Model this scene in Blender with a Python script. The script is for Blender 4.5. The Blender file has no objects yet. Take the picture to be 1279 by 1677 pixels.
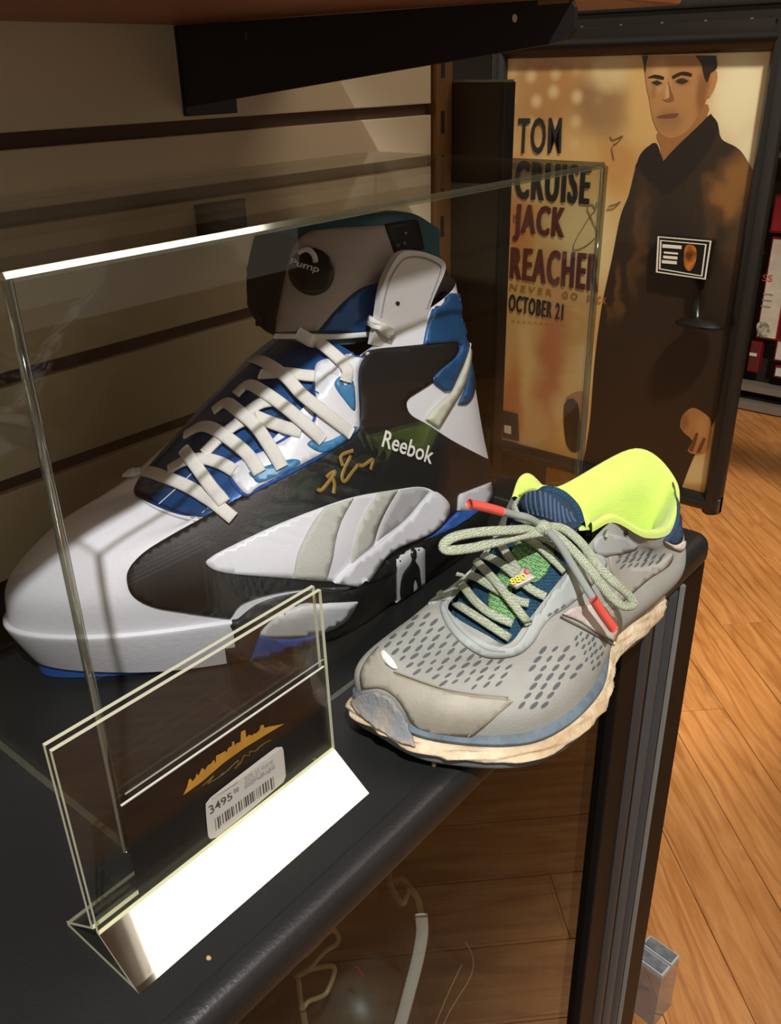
import bpy, bmesh, math, random
from mathutils import Vector, Matrix, noise
from mathutils.bvhtree import BVHTree
from mathutils.geometry import delaunay_2d_cdt
random.seed(7)
SC = bpy.context.scene
COL = SC.collection

# ------------------------------------------------------------------ camera
CAM = Vector((-0.19330651682469197, -0.37771581381724456, 0.41988484648349556))
RROW = [Vector((0.6370401294536916, -0.7705646009607267, -0.02025016572425945)),
        Vector((-0.35529704433369547, -0.27021447496738343, -0.8948453206034221)),
        Vector((0.6840642394931662, 0.5772472029073311, -0.44591678930300294))]
FPX, CX, CY = 1459.713401937873, 639.5, 838.5
cd = bpy.data.cameras.new('camera'); cam = bpy.data.objects.new('camera', cd); COL.objects.link(cam)
cd.sensor_fit = 'VERTICAL'; cd.sensor_height = 36.0; cd.lens = FPX * 36.0 / 1677.0
cd.clip_start = 0.02; cd.clip_end = 50
M = Matrix.Identity(4)
for r in range(3):
    M[r][0] = RROW[0][r]; M[r][1] = -RROW[1][r]; M[r][2] = -RROW[2][r]; M[r][3] = CAM[r]
cam.matrix_world = M
SC.camera = cam

# ------------------------------------------------------------------ world, lamps, exposure
SC.view_settings.view_transform = 'Standard'; SC.view_settings.look = 'None'
SC.view_settings.gamma = 1.0; SC.view_settings.use_curve_mapping = False
SC.view_settings.exposure = 0.0
SC.cycles.transparent_max_bounces = 32
SC.cycles.max_bounces = 10
w = bpy.data.worlds.new('shop'); SC.world = w; w.use_nodes = True
bg = w.node_tree.nodes['Background']; bg.inputs[0].default_value = (1.0, 0.86, 0.68, 1); bg.inputs[1].default_value = 0.42

def lamp(name, kind, loc, target, energy, color, **kw):
    d = bpy.data.lights.new(name, kind); d.energy = energy; d.color = color
    for k, v in kw.items(): setattr(d, k, v)
    o = bpy.data.objects.new(name, d); COL.objects.link(o); o.location = loc
    dirv = Vector(target) - Vector(loc)
    o.rotation_euler = dirv.to_track_quat('-Z', 'Y').to_euler()
    return o
# the shop's track spots (key over the counter, one on the poster, floor wash)
lamp('key_spot', 'SPOT', (-0.75, -1.10, 2.05), (0.25, 0.0, 0.05), 305, (0.97, 0.97, 1.0), spot_size=math.radians(29), spot_blend=0.4, shadow_soft_size=0.025)
lamp('poster_spot', 'SPOT', (1.15, -0.55, 2.05), (1.95, 0.72, -0.05), 330, (1.0, 0.90, 0.74), spot_size=math.radians(56), spot_blend=0.5, shadow_soft_size=0.08)
lamp('aisle_spot', 'SPOT', (2.1, -0.55, 2.1), (1.75, -0.40, -0.9), 120, (1.0, 0.86, 0.66), spot_size=math.radians(74), spot_blend=0.8, shadow_soft_size=0.15)

# ------------------------------------------------------------------ materials
def lin(c):
    if isinstance(c, str):
        c = [int(c[i:i+2], 16) / 255 for i in (0, 2, 4)]
    return tuple((x / 12.92 if x <= 0.04045 else ((x + 0.055) / 1.055) ** 2.4) for x in c) + (1,)
MATS = {}
def mat(name, col, rough=0.5, metal=0.0, spec=0.5, var=0.0, vscale=30, bump=0.0, bscale=300, col2=None, coat=0.0, sheen=0.0, emit=None, estr=0.0):
    if name in MATS: return MATS[name]
    m = bpy.data.materials.new(name); m.use_nodes = True; nt = m.node_tree
    p = nt.nodes['Principled BSDF']
    p.inputs['Base Color'].default_value = lin(col); p.inputs['Roughness'].default_value = rough
    p.inputs['Metallic'].default_value = metal; p.inputs['Specular IOR Level'].default_value = spec
    p.inputs['Coat Weight'].default_value = coat; p.inputs['Sheen Weight'].default_value = sheen
    if emit: p.inputs['Emission Color'].default_value = lin(emit); p.inputs['Emission Strength'].default_value = estr
    tc = nt.nodes.new('ShaderNodeTexCoord')
    if var > 0 or col2:
        n = nt.nodes.new('ShaderNodeTexNoise'); n.inputs['Scale'].default_value = vscale; n.inputs['Detail'].default_value = 4
        nt.links.new(tc.outputs['Object'], n.inputs['Vector'])
        r = nt.nodes.new('ShaderNodeValToRGB'); a = lin(col)
        b = lin(col2) if col2 else tuple(x * (1 - var) for x in a[:3]) + (1,)
        r.color_ramp.elements[0].position = 0.35; r.color_ramp.elements[1].position = 0.65
        r.color_ramp.elements[0].color = b; r.color_ramp.elements[1].color = a
        nt.links.new(n.outputs['Fac'], r.inputs['Fac']); nt.links.new(r.outputs['Color'], p.inputs['Base Color'])
    if bump > 0:
        n2 = nt.nodes.new('ShaderNodeTexNoise'); n2.inputs['Scale'].default_value = bscale; n2.inputs['Detail'].default_value = 3
        nt.links.new(tc.outputs['Object'], n2.inputs['Vector'])
        bp = nt.nodes.new('ShaderNodeBump'); bp.inputs['Strength'].default_value = bump; bp.inputs['Distance'].default_value = 0.002
        nt.links.new(n2.outputs['Fac'], bp.inputs['Height']); nt.links.new(bp.outputs['Normal'], p.inputs['Normal'])
    MATS[name] = m; return m

def weave(name, c1, c2, scale=900, rough=0.8):
    """two-tone knit"""
    if name in MATS: return MATS[name]
    m = bpy.data.materials.new(name); m.use_nodes = True; nt = m.node_tree; p = nt.nodes['Principled BSDF']
    p.inputs['Roughness'].default_value = rough; p.inputs['Specular IOR Level'].default_value = 0.2
    tc = nt.nodes.new('ShaderNodeTexCoord'); v = nt.nodes.new('ShaderNodeTexVoronoi'); v.inputs['Scale'].default_value = scale
    v.inputs['Randomness'].default_value = 0.35
    nt.links.new(tc.outputs['Object'], v.inputs['Vector'])
    r = nt.nodes.new('ShaderNodeValToRGB'); r.color_ramp.elements[0].color = lin(c1); r.color_ramp.elements[1].color = lin(c2)
    r.color_ramp.elements[0].position = 0.25; r.color_ramp.elements[1].position = 0.6
    nt.links.new(v.outputs['Distance'], r.inputs['Fac']); nt.links.new(r.outputs['Color'], p.inputs['Base Color'])
    b = nt.nodes.new('ShaderNodeBump'); b.inputs['Strength'].default_value = 0.35; b.inputs['Distance'].default_value = 0.001; b.invert = True
    nt.links.new(v.outputs['Distance'], b.inputs['Height']); nt.links.new(b.outputs['Normal'], p.inputs['Normal'])
    MATS[name] = m; return m

def clear(name, f0=0.04, tint=(0.97, 0.98, 0.96), body=0.0, bodycol='8a8a78', rough=0.0):
    """clear sheet: straight-through transmission plus a Schlick mirror layer (same for every ray)"""
    if name in MATS: return MATS[name]
    m = bpy.data.materials.new(name); m.use_nodes = True; nt = m.node_tree
    for n in list(nt.nodes): nt.nodes.remove(n)
    out = nt.nodes.new('ShaderNodeOutputMaterial'); g = nt.nodes.new('ShaderNodeNewGeometry')
    dp = nt.nodes.new('ShaderNodeVectorMath'); dp.operation = 'DOT_PRODUCT'
    nt.links.new(g.outputs['Normal'], dp.inputs[0]); nt.links.new(g.outputs['Incoming'], dp.inputs[1])
    def mth(op, a, b=None):
        n = nt.nodes.new('ShaderNodeMath'); n.operation = op
        for i, x in enumerate((a, b)):
            if x is None: continue
            if isinstance(x, (int, float)): n.inputs[i].default_value = x
            else: nt.links.new(x, n.inputs[i])
        return n.outputs[0]
    c = mth('ABSOLUTE', dp.outputs['Value']); k = mth('POWER', mth('SUBTRACT', 1.0, c), 5.0)
    fac = mth('ADD', f0, mth('MULTIPLY', k, 1 - f0))
    tr = nt.nodes.new('ShaderNodeBsdfTransparent'); tr.inputs[0].default_value = tint + (1,)
    gl = nt.nodes.new('ShaderNodeBsdfGlossy'); gl.inputs['Roughness'].default_value = rough
    base = tr.outputs[0]
    if body > 0:
        df = nt.nodes.new('ShaderNodeBsdfDiffuse'); df.inputs[0].default_value = lin(bodycol)
        tl = nt.nodes.new('ShaderNodeBsdfTranslucent'); tl.inputs[0].default_value = lin(bodycol)
        ad = nt.nodes.new('ShaderNodeAddShader'); nt.links.new(df.outputs[0], ad.inputs[0]); nt.links.new(tl.outputs[0], ad.inputs[1])
        mx = nt.nodes.new('ShaderNodeMixShader'); mx.inputs[0].default_value = body
        nt.links.new(tr.outputs[0], mx.inputs[1]); nt.links.new(ad.outputs[0], mx.inputs[2]); base = mx.outputs[0]
    m2 = nt.nodes.new('ShaderNodeMixShader'); nt.links.new(fac, m2.inputs[0]); nt.links.new(base, m2.inputs[1]); nt.links.new(gl.outputs[0], m2.inputs[2])
    nt.links.new(m2.outputs[0], out.inputs[0]); MATS[name] = m; return m

# ------------------------------------------------------------------ mesh helpers
def empty(name, loc, label, cat, group=None):
    o = bpy.data.objects.new(name, None); COL.objects.link(o); o.location = loc; o.empty_display_size = 0.02
    o['label'] = label; o['category'] = cat
    if group: o['group'] = group
    return o
def worldloc(o):
    v = Vector((0, 0, 0))
    while o is not None: v += o.location; o = o.parent
    return v
def obj(name, verts, faces, m, parent=None, smooth=False, label=None, kind=None, auto=None):
    """verts are world coordinates"""
    off = worldloc(parent) if parent else Vector((0, 0, 0))
    me = bpy.data.meshes.new(name)
    me.from_pydata([tuple(Vector(v) - off) for v in verts], [], faces)
    ms = m if isinstance(m, (list, tuple)) else [m]
    for x in ms: me.materials.append(x)
    if smooth:
        me.polygons.foreach_set('use_smooth', [True] * len(me.polygons))
    me.update()
    o = bpy.data.objects.new(name, me); COL.objects.link(o)
    if parent: o.parent = parent
    if label: o['label'] = label
    if kind: o['kind'] = kind
    if auto is not None:
        bm = bmesh.new(); bm.from_mesh(me)
        bmesh.ops.recalc_face_normals(bm, faces=bm.faces)
        for e in bm.edges:
            if len(e.link_faces) == 2 and e.calc_face_angle(0) > math.radians(auto): e.smooth = False
        for f in bm.faces: f.smooth = True
        bm.to_mesh(me); bm.free()
    return o
class MB:
    def __init__(s): s.v = []; s.f = []
    def add(s, v, f):
        b = len(s.v); s.v += [Vector(x) for x in v]; s.f += [[i + b for i in q] for q in f]; return s
    def box(s, a, b, bev=0.0):
        a = Vector(a); b = Vector(b)
        if bev <= 0:
            v = [(x, y, z) for x in (a.x, b.x) for y in (a.y, b.y) for z in (a.z, b.z)]
            return s.add(v, [(0, 1, 3, 2), (4, 6, 7, 5), (0, 4, 5, 1), (2, 3, 7, 6), (0, 2, 6, 4), (1, 5, 7, 3)])
        bm = bmesh.new(); bmesh.ops.create_cube(bm, size=1)
        for v in bm.verts: v.co = Vector(((a.x + b.x) / 2 + v.co.x * abs(b.x - a.x), (a.y + b.y) / 2 + v.co.y * abs(b.y - a.y), (a.z + b.z) / 2 + v.co.z * abs(b.z - a.z)))
        bmesh.ops.bevel(bm, geom=bm.edges[:], offset=bev, segments=2, affect='EDGES', profile=0.5)
        bm.verts.index_update()
        s.add([v.co.copy() for v in bm.verts], [[v.index for v in f.verts] for f in bm.faces]); bm.free(); return s
    def prism(s, poly, d):
        """poly: 3d points in a plane, extruded by vector d"""
        n = len(poly); P = [Vector(p) for p in poly]; d = Vector(d)
        v = P + [p + d for p in P]
        f = [list(range(n))[::-1], list(range(n, 2 * n))] + [[i, (i + 1) % n, n + (i + 1) % n, n + i] for i in range(n)]
        return s.add(v, f)
    def build(s, name, m, parent=None, **k): return obj(name, s.v, s.f, m, parent, **k)
def crom(p0, p1, p2, p3, t):
    return 0.5 * ((2 * p1) + (p2 - p0) * t + (2 * p0 - 5 * p1 + 4 * p2 - p3) * t * t + (3 * p1 - p0 - 3 * p2 + p3) * t ** 3)
def spline(pts, n, closed=False):
    P = [Vector(p) for p in pts]; N = len(P); out = []
    segs = N if closed else N - 1
    for i in range(segs):
        if closed: a, b, c, d = P[(i - 1) % N], P[i], P[(i + 1) % N], P[(i + 2) % N]
        else: a, b, c, d = P[max(i - 1, 0)], P[i], P[i + 1], P[min(i + 2, N - 1)]
        if not closed and i == 0: a = 2 * b - c
        if not closed and i == N - 2: d = 2 * c - b
        for j in range(n): out.append(crom(a, b, c, d, j / n))
    if not closed: out.append(P[-1])
    return out
def loft(curves, nu, nv, closed=True):
    """curves: control curves (same count); returns verts, faces, rows"""
    rows_c = [spline(c, nu, closed) for c in curves]; n = len(rows_c[0])
    cols = [spline([r[i] for r in rows_c], nv) for i in range(n)]
    rows = [[cols[i][j] for i in range(n)] for j in range(len(cols[0]))]
    v = [p for r in rows for p in r]; f = []
    for j in range(len(rows) - 1):
        for i in range(n if closed else n - 1):
            i2 = (i + 1) % n; f.append((j * n + i, j * n + i2, (j + 1) * n + i2, (j + 1) * n + i))
    return v, f, rows
def tube(path, rad, sides=8, closed=False, normals=None, flat=1.0, cap=True):
    """swept tube; with normals and flat<1 it is a flat lace of half-width rad"""
    n = len(path); v = []; f = []; last = None
    for i in range(n):
        a = path[(i - 1) % n] if (closed or i > 0) else path[i]; b = path[(i + 1) % n] if (closed or i < n - 1) else path[i]
        t = (b - a).normalized() if (b - a).length > 1e-9 else Vector((1, 0, 0))
        if normals: nn = normals[i]
        else:
            nn = last if last else (Vector((0, 0, 1)) if abs(t.z) < 0.9 else Vector((1, 0, 0)))
        s = t.cross(nn)
        if s.length < 1e-6: s = t.orthogonal()
        s.normalize(); u = s.cross(t).normalized(); last = u
        r = rad[i] if isinstance(rad, (list, tuple)) else rad
        for k in range(sides):
            a_ = 2 * math.pi * k / sides; ca, sa = math.cos(a_), math.sin(a_)
            if flat < 1: ca = math.copysign(abs(ca) ** 0.6, ca); sa = math.copysign(abs(sa) ** 0.8, sa)
            v.append(path[i] + s * (ca * r) + u * (sa * r * flat))
    for i in range(n if closed else n - 1):
        for k in range(sides):
            i2 = (i + 1) % n; k2 = (k + 1) % sides
            f.append((i * sides + k, i2 * sides + k, i2 * sides + k2, i * sides + k2))
    if cap and not closed: f.append(list(range(sides))[::-1]); f.append([(n - 1) * sides + k for k in range(sides)])
    return v, f

# ------------------------------------------------------------------ sight lines: a pixel of the photograph -> a point on a real surface
def ray(u, v):
    d = RROW[0] * ((u - CX) / FPX) + RROW[1] * ((v - CY) / FPX) + RROW[2]
    return d.normalized()
def pt(u, v, **k):
    d = ray(u, v); (ax, val), = k.items(); i = 'xyz'.index(ax)
    return CAM + d * ((val - CAM[i]) / d[i])
def hit(bvhs, u, v):
    d = ray(u, v); best = None
    for b in bvhs:
        l, n, i, dist = b.ray_cast(CAM, d)
        if l is not None and (best is None or dist < best[2]):
            if n.dot(d) > 0: n = -n
            best = (l, n, dist)
    return best
def smooth2d(poly, step=4.0):
    """closed outline; a third entry 1 marks a sharp corner"""
    N = len(poly); out = []
    P = [Vector((p[0], p[1])) for p in poly]; C = [len(p) > 2 and p[2] == 1 for p in poly]
    for i in range(N):
        a, b, c, d = P[(i - 1) % N], P[i], P[(i + 1) % N], P[(i + 2) % N]
        if C[i]: a = 2 * b - c
        if C[(i + 1) % N]: d = 2 * c - b
        n = max(1, int((c - b).length / step))
        for j in range(n): out.append(crom(a, b, c, d, j / n))
    return out
def inside(poly, x, y):
    c = False; n = len(poly); j = n - 1
    for i in range(n):
        a, b = poly[i], poly[j]
        if (a.y > y) != (b.y > y) and x < (b.x - a.x) * (y - a.y) / (b.y - a.y) + a.x: c = not c
        j = i
    return c
def fill2d(poly, grid):
    """triangulate a closed 2d outline with inner points"""
    n = len(poly); xs = [p.x for p in poly]; ys = [p.y for p in poly]; pts = list(poly)
    y = min(ys) + grid * 0.5; row = 0
    while y < max(ys):
        x = min(xs) + grid * (0.5 if row % 2 else 0.25)
        while x < max(xs):
            if inside(poly, x, y) and min((p - Vector((x, y))).length_squared for p in poly) > (grid * 0.45) ** 2: pts.append(Vector((x, y)))
            x += grid
        y += grid * 0.87; row += 1
    vs, es, fs, _, _, _ = delaunay_2d_cdt(pts, [], [list(range(n))], 1, 1e-5)
    return vs, fs
def decal(name, poly, bvhs, m, parent, off=0.0004, th=0.0008, grid=9, step=4.0, smooth=True, edge=True, label=None, raw=False, relax=0):
    """a panel cut to an outline and laid on the surface it covers, with its own thickness"""
    p2 = [Vector((p[0], p[1])) for p in poly] if raw else smooth2d(poly, step)
    vs, fs = fill2d(p2, grid)
    P = []
    for v in vs:
        h = hit(bvhs, v.x, v.y); P.append(h[0] if h else None)
    known = [(vs[i], P[i]) for i in range(len(vs)) if P[i] is not None]
    for i in range(len(vs)):      # outline points past the silhouette are tucked onto the edge of the surface
        if P[i] is None and known:
            k = min(known, key=lambda q: (q[0] - vs[i]).length_squared); g = CAM + ray(vs[i].x, vs[i].y) * (k[1] - CAM).length
            c = min((b.find_nearest(g) for b in bvhs), key=lambda r: r[3] if r[3] is not None else 9)
            if c[0] is not None and c[3] < 0.014: P[i] = c[0]
    fs = [f for f in fs if all(P[i] is not None for i in f)]
    if not fs: print('EMPTY DECAL', name); return None
    # drop stretched triangles that jump across a silhouette
    def okf(f):
        a, b, c = (P[i] for i in f); return max((a - b).length, (b - c).length, (c - a).length) < 0.045
    fs = [f for f in fs if okf(f)]
    used = sorted({i for f in fs for i in f}); mp = {i: k for k, i in enumerate(used)}
    Q = [P[i] for i in used]; F = [[mp[i] for i in f] for f in fs]
    if relax:
        nb_ = [set() for _ in Q]
        for f in F:
            for i in f: nb_[i].update(f)
        for _ in range(relax): Q = [(Q[i] + sum((Q[j] for j in nb_[i] if j != i), Vector((0, 0, 0))) / max(1, len(nb_[i]) - 1)) / 2 for i in range(len(Q))]
    N = [Vector((0, 0, 0)) for _ in Q] # N = [Vector((0, 0, 0)) for _ in Q]
    for q in F:
        nn = (Q[q[1]] - Q[q[0]]).cross(Q[q[2]] - Q[q[0]])
        ctr = (Q[q[0]] + Q[q[1]] + Q[q[2]]) / 3
        if nn.dot(ctr - CAM) > 0: nn = -nn; q.reverse()
        for i in q: N[i] += nn
    N = [x.normalized() if x.length > 0 else Vector((0, 0, 1)) for x in N]
    top = [Q[i] + N[i] * (off + th) for i in range(len(Q))]
    V = list(top); FF = [list(q) for q in F]
    if edge:
        cnt = {}
        for q in F:
            for a, b in zip(q, q[1:] + q[:1]): cnt[(a, b)] = cnt.get((a, b), 0) + 1
        be = [e for e in cnt if (e[1], e[0]) not in cnt]; low = {}
        for a, b in be:
            for i in (a, b):
                if i not in low: low[i] = len(V); V.append(Q[i] + N[i] * (off - 0.0006))
        for a, b in be: FF.append([b, a, low[a], low[b]])
    o = obj(name, V, FF, m, parent, smooth=False, label=label)
    nb = len(F); o.data.polygons.foreach_set('use_smooth', [i < nb for i in range(len(FF))])
    if smooth: o.data.normals_split_custom_set_from_vertices([tuple(x) for x in N] + [tuple((V[k] - CAM).normalized() * -1) for k in range(len(N), len(V))]) if not edge else None
    return o
def lace_path(pts, bvhs, lift=0.003, nsub=8):
    """pts: (u,v) lying on a surface, or (u,v,{'y':val}) hanging free, optional lift as 3rd number"""
    ctrl = []
    for p in pts:
        L = lift; fix = None
        if len(p) > 2:
            if isinstance(p[2], dict): fix = p[2]
            else: L = p[2]
        ctrl.append((p[0], p[1], L, fix))
    uv = spline([Vector((c[0], c[1], c[2])) for c in ctrl], nsub)
    free = any(c[3] for c in ctrl)
    P = []; N = []
    if free:
        W = []
        for c in ctrl:
            if c[3]: W.append(pt(c[0], c[1], **c[3]))
            else:
                h = hit(bvhs, c[0], c[1]); W.append(h[0] + h[1] * c[2] if h else None)
        W = [x for x in W if x is not None]; P = spline(W, nsub)
        N = [(CAM - p).normalized() * 0.6 + Vector((0, 0, 0.6)) for p in P]
    else:
        for q in uv:
            h = hit(bvhs, q.x, q.y)
            if h: P.append(h[0] + h[1] * q.z); N.append(h[1].copy())
        for _ in range(3):
            P = [P[0]] + [(P[i - 1] + P[i] * 2 + P[i + 1]) / 4 for i in range(1, len(P) - 1)] + [P[-1]]
            N = [N[0]] + [(N[i - 1] + N[i] * 2 + N[i + 1]).normalized() for i in range(1, len(N) - 1)] + [N[-1]]
    return P, [n.normalized() for n in N]
def bvh_of(v, f): return BVHTree.FromPolygons([Vector(x) for x in v], [list(q) for q in f])

# flat print on a plane: text as mesh mapped into a quad
def text_mesh(s, bold=0.0, shear=0.0, space=1.0, fat=0.0):
    c = bpy.data.curves.new('t', 'FONT'); c.body = s; c.size = 1; c.offset = bold; c.shear = shear; c.resolution_u = 3; c.space_character = space
    o = bpy.data.objects.new('t', c); me = bpy.data.meshes.new_from_object(o)
    v = [Vector((p.co.x, p.co.y)) for p in me.vertices]; f = [list(p.vertices) for p in me.polygons]
    if fat > 0:
        n0 = len(v); base_v, base_f = list(v), list(f); v = []; f = []
        for k in range(5):
            dx = fat * (k / 4.0 - 0.5); v += [p + Vector((dx, 0)) for p in base_v]; f += [[i + k * n0 for i in q] for q in base_f]
    bpy.data.objects.remove(o); bpy.data.curves.remove(c); bpy.data.meshes.remove(me)
    x0 = min(p.x for p in v); x1 = max(p.x for p in v); y0 = min(p.y for p in v); y1 = max(p.y for p in v)
    return [Vector(((p.x - x0) / (x1 - x0), (p.y - y0) / (y1 - y0))) for p in v], f
def text_quad(name, s, q, mapper, m, parent, bold=0.0, shear=0.0, label=None, space=1.0, fat=0.0):
    """q: TL,TR,BR,BL in 2d; mapper: 2d -> 3d"""
    v, f = text_mesh(s, bold, shear, space, fat); Q = [Vector(p) for p in q]; out = []
    n0 = len(v) // 5 if fat > 0 else len(v)
    for i, p in enumerate(v):
        a = Q[3].lerp(Q[2], p.x); b = Q[0].lerp(Q[1], p.x); g = mapper(*a.lerp(b, p.y))
        out.append(g + (Vector((-0.0003, 0, 0)) * (i // n0) if fat > 0 else Vector((0, 0, 0))))   # layers of ink, not coplanar
    return obj(name, out, f, m, parent, label=label)
def flat_poly(polys, mapper, grid=None, step=4.0):
    """2d outlines -> one flat sheet through mapper"""
    mb = MB()
    for poly in polys:
        vs, fs = fill2d(smooth2d(poly, step), grid or 40)
        mb.add([mapper(v.x, v.y) for v in vs], [list(q) for q in fs])
    return mb
def ell(cx, cy, rx, ry, n=20, a=0.0):
    ca, sa = math.cos(a), math.sin(a)
    return [(cx + rx * math.cos(t) * ca - ry * math.sin(t) * sa, cy + rx * math.cos(t) * sa + ry * math.sin(t) * ca) for t in [2 * math.pi * i / n for i in range(n)]]

# ================================================================== the setting
FZ = -0.90
def wood_mat(name, c1, c2, c3, rough=0.35, ax=0, rnd=True):
    m = bpy.data.materials.new(name); m.use_nodes = True; nt = m.node_tree; p = nt.nodes['Principled BSDF']
    p.inputs['Roughness'].default_value = rough; p.inputs['Specular IOR Level'].default_value = 0.35
    tc = nt.nodes.new('ShaderNodeTexCoord'); oi = nt.nodes.new('ShaderNodeObjectInfo')
    cb = nt.nodes.new('ShaderNodeCombineXYZ'); mu = nt.nodes.new('ShaderNodeMath'); mu.operation = 'MULTIPLY'; mu.inputs[1].default_value = 37.0
    nt.links.new(oi.outputs['Random'], mu.inputs[0]); nt.links.new(mu.outputs[0], cb.inputs[0]); nt.links.new(mu.outputs[0], cb.inputs[1])
    ad = nt.nodes.new('ShaderNodeVectorMath'); ad.operation = 'ADD'; nt.links.new(tc.outputs['Object'], ad.inputs[0]); nt.links.new(cb.outputs[0], ad.inputs[1])
    mp = nt.nodes.new('ShaderNodeMapping'); mp.inputs['Scale'].default_value = (1.5, 13.0, 1.0) if ax == 0 else (9.0, 2.2, 1.0)
    nt.links.new(ad.outputs[0], mp.inputs['Vector'])
    n1 = nt.nodes.new('ShaderNodeTexNoise'); n1.inputs['Scale'].default_value = 2.2; n1.inputs['Detail'].default_value = 9; n1.inputs['Roughness'].default_value = 0.62; n1.inputs['Distortion'].default_value = 2.2
    nt.links.new(mp.outputs[0], n1.inputs['Vector'])
    wv = nt.nodes.new('ShaderNodeTexWave'); wv.bands_direction = 'Y' if ax == 0 else 'X'; wv.inputs['Scale'].default_value = 0.55
    wv.inputs['Distortion'].default_value = 14.0; wv.inputs['Detail'].default_value = 3.0; wv.inputs['Detail Scale'].default_value = 1.4
    nt.links.new(mp.outputs[0], wv.inputs['Vector'])
    r1 = nt.nodes.new('ShaderNodeValToRGB'); r1.color_ramp.elements[0].position = 0.30; r1.color_ramp.elements[1].position = 0.72
    r1.color_ramp.elements[0].color = lin(c2); r1.color_ramp.elements[1].color = lin(c1)
    nt.links.new(n1.outputs['Fac'], r1.inputs['Fac'])
    r2 = nt.nodes.new('ShaderNodeValToRGB'); r2.color_ramp.elements[0].position = 0.02; r2.color_ramp.elements[1].position = 0.20
    r2.color_ramp.elements[0].color = (0.34, 0.34, 0.34, 1); r2.color_ramp.elements[1].color = (0, 0, 0, 1)
    nt.links.new(wv.outputs['Fac'], r2.inputs['Fac'])
    mx = nt.nodes.new('ShaderNodeMix'); mx.data_type = 'RGBA'; nt.links.new(r2.outputs['Color'], mx.inputs['Factor'])
    nt.links.new(r1.outputs['Color'], mx.inputs['A']); mx.inputs['B'].default_value = lin(c3)
    mul = nt.nodes.new('ShaderNodeMix'); mul.data_type = 'RGBA'; mul.blend_type = 'MULTIPLY'; mul.inputs['Factor'].default_value = 1.0
    vr = nt.nodes.new('ShaderNodeMapRange'); vr.inputs['To Min'].default_value = 0.82; vr.inputs['To Max'].default_value = 1.0
    nt.links.new(oi.outputs['Random'], vr.inputs['Value'])
    nt.links.new(mx.outputs['Result'], mul.inputs['A']); nt.links.new(vr.outputs[0], mul.inputs['B'])
    nt.links.new(mul.outputs['Result'], p.inputs['Base Color'])
    return m
WOOD = wood_mat('floor_wood', 'd0955a', 'a86a34', '80491f')
GAP = mat('floor_gap', '7a4a26', 0.7)
o = MB().box((-3, -4.5, FZ - 0.05), (5.2, 4.5, FZ - 0.004)).build('floor', GAP, kind='structure')
FLOOR = o
# planks laid on the diagonal
pw, pl = 0.135, 1.25; me = None; cnt = 0
ux = Vector((0.7071, 0.7071, 0)); uy = Vector((-0.7071, 0.7071, 0))
for j in range(-26, 26):
    for i in range(-5, 6):
        c = ux * (i * pl + (j * 0.37 % 1) * pl) + uy * (j * pw)
        if not (-0.9 < c.x < 4.3 and -2.2 < c.y < 2.3): continue
        if c.x < 0.5 and -0.1 < c.y < 0.3: continue
        if me is None:
            bm = bmesh.new(); bmesh.ops.create_cube(bm, size=1)
            for v in bm.verts: v.co = Vector((v.co.x * (pl - 0.0015), v.co.y * (pw - 0.0012), v.co.z * 0.006 - 0.003))
            bmesh.ops.bevel(bm, geom=[e for e in bm.edges if all(v.co.z > -0.001 for v in e.verts)], offset=0.0008, segments=1, affect='EDGES')
            me = bpy.data.meshes.new('plank'); bm.to_mesh(me); bm.free(); me.materials.append(WOOD)
        q = bpy.data.objects.new('plank', me); COL.objects.link(q); q.parent = FLOOR; q.location = (c.x, c.y, FZ); q.rotation_euler = (0, 0, math.radians(45)); cnt += 1
CEILM = mat('ceiling_tile', 'b8b0a4', 0.9)
MB().box((-3, -4.5, 2.2), (5.2, 4.5, 2.3)).build('ceiling', CEILM, kind='structure')
DARKW = mat('dark_wall', '3a302a', 0.8)
MB().box((4.6, -4.5, FZ), (4.7, 4.5, 2.2)).build('wall_right', DARKW, kind='structure')
MB().box((2.12, 1.02, FZ), (2.3, 4.5, 2.2)).build('wall_far', mat('grey_wall', '3c3630', 0.6, var=0.3, vscale=4), kind='structure')

# slatwall behind the counter
GRV = mat('slat_groove', '4a2f1c', 0.6)
SLAT = mat('slat_cream', 'cdbb9c', 0.55, var=0.05, vscale=3)
WY = 0.350
wb = MB().box((-0.9, WY + 0.008, FZ), (0.765, WY + 0.03, 2.2)).build('wall_back', GRV, kind='structure')
G0, GS, GW = 0.3735, 0.0935, 0.0125
for k in range(-3, 7):
    z0 = G0 - GS * (k + 1) + GW / 2; z1 = G0 - GS * k - GW / 2
    MB().box((-0.9, WY, z0), (0.764, WY + 0.0085, z1), 0.0012).build('slat_panel', SLAT, wb)
# upright shelf standard with slots at the end of the wall
TRM = mat('bronze_strip', '8a6038', 0.45, metal=0.3, var=0.25, vscale=12)
tr = MB().box((0.766, WY - 0.006, FZ), (0.799, WY + 0.03, 2.2)).build('trim_1', TRM, kind='structure')
for k in range(-2, 8):
    z = 0.345 - 0.0625 * k
    MB().box((0.776, WY - 0.0066, z), (0.783, WY - 0.0058, z + 0.026)).build('slot', mat('slot_dark', '1c120a', 0.8), tr)
# dark end board beyond it
e = empty('end_panel', (0.81, 0.30, FZ), 'tall dark brown board standing at the end of the slatted wall', 'panel')
MB().box((0.800, 0.272, FZ), (0.818, WY, 0.402), 0.001).build('board', mat('dark_board', '352818', 0.5, var=0.12, vscale=6), e)
MB().box((0.799, 0.266, FZ), (0.822, 0.272, 0.402), 0.0008).build('edge_band', mat('edge_black', '17130f', 0.4), e)
MB().box((0.799, 0.268, 0.402), (0.821, WY, 0.4045)).build('top_cap', mat('cap_steel', '908a80', 0.35, metal=0.7), e)

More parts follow.
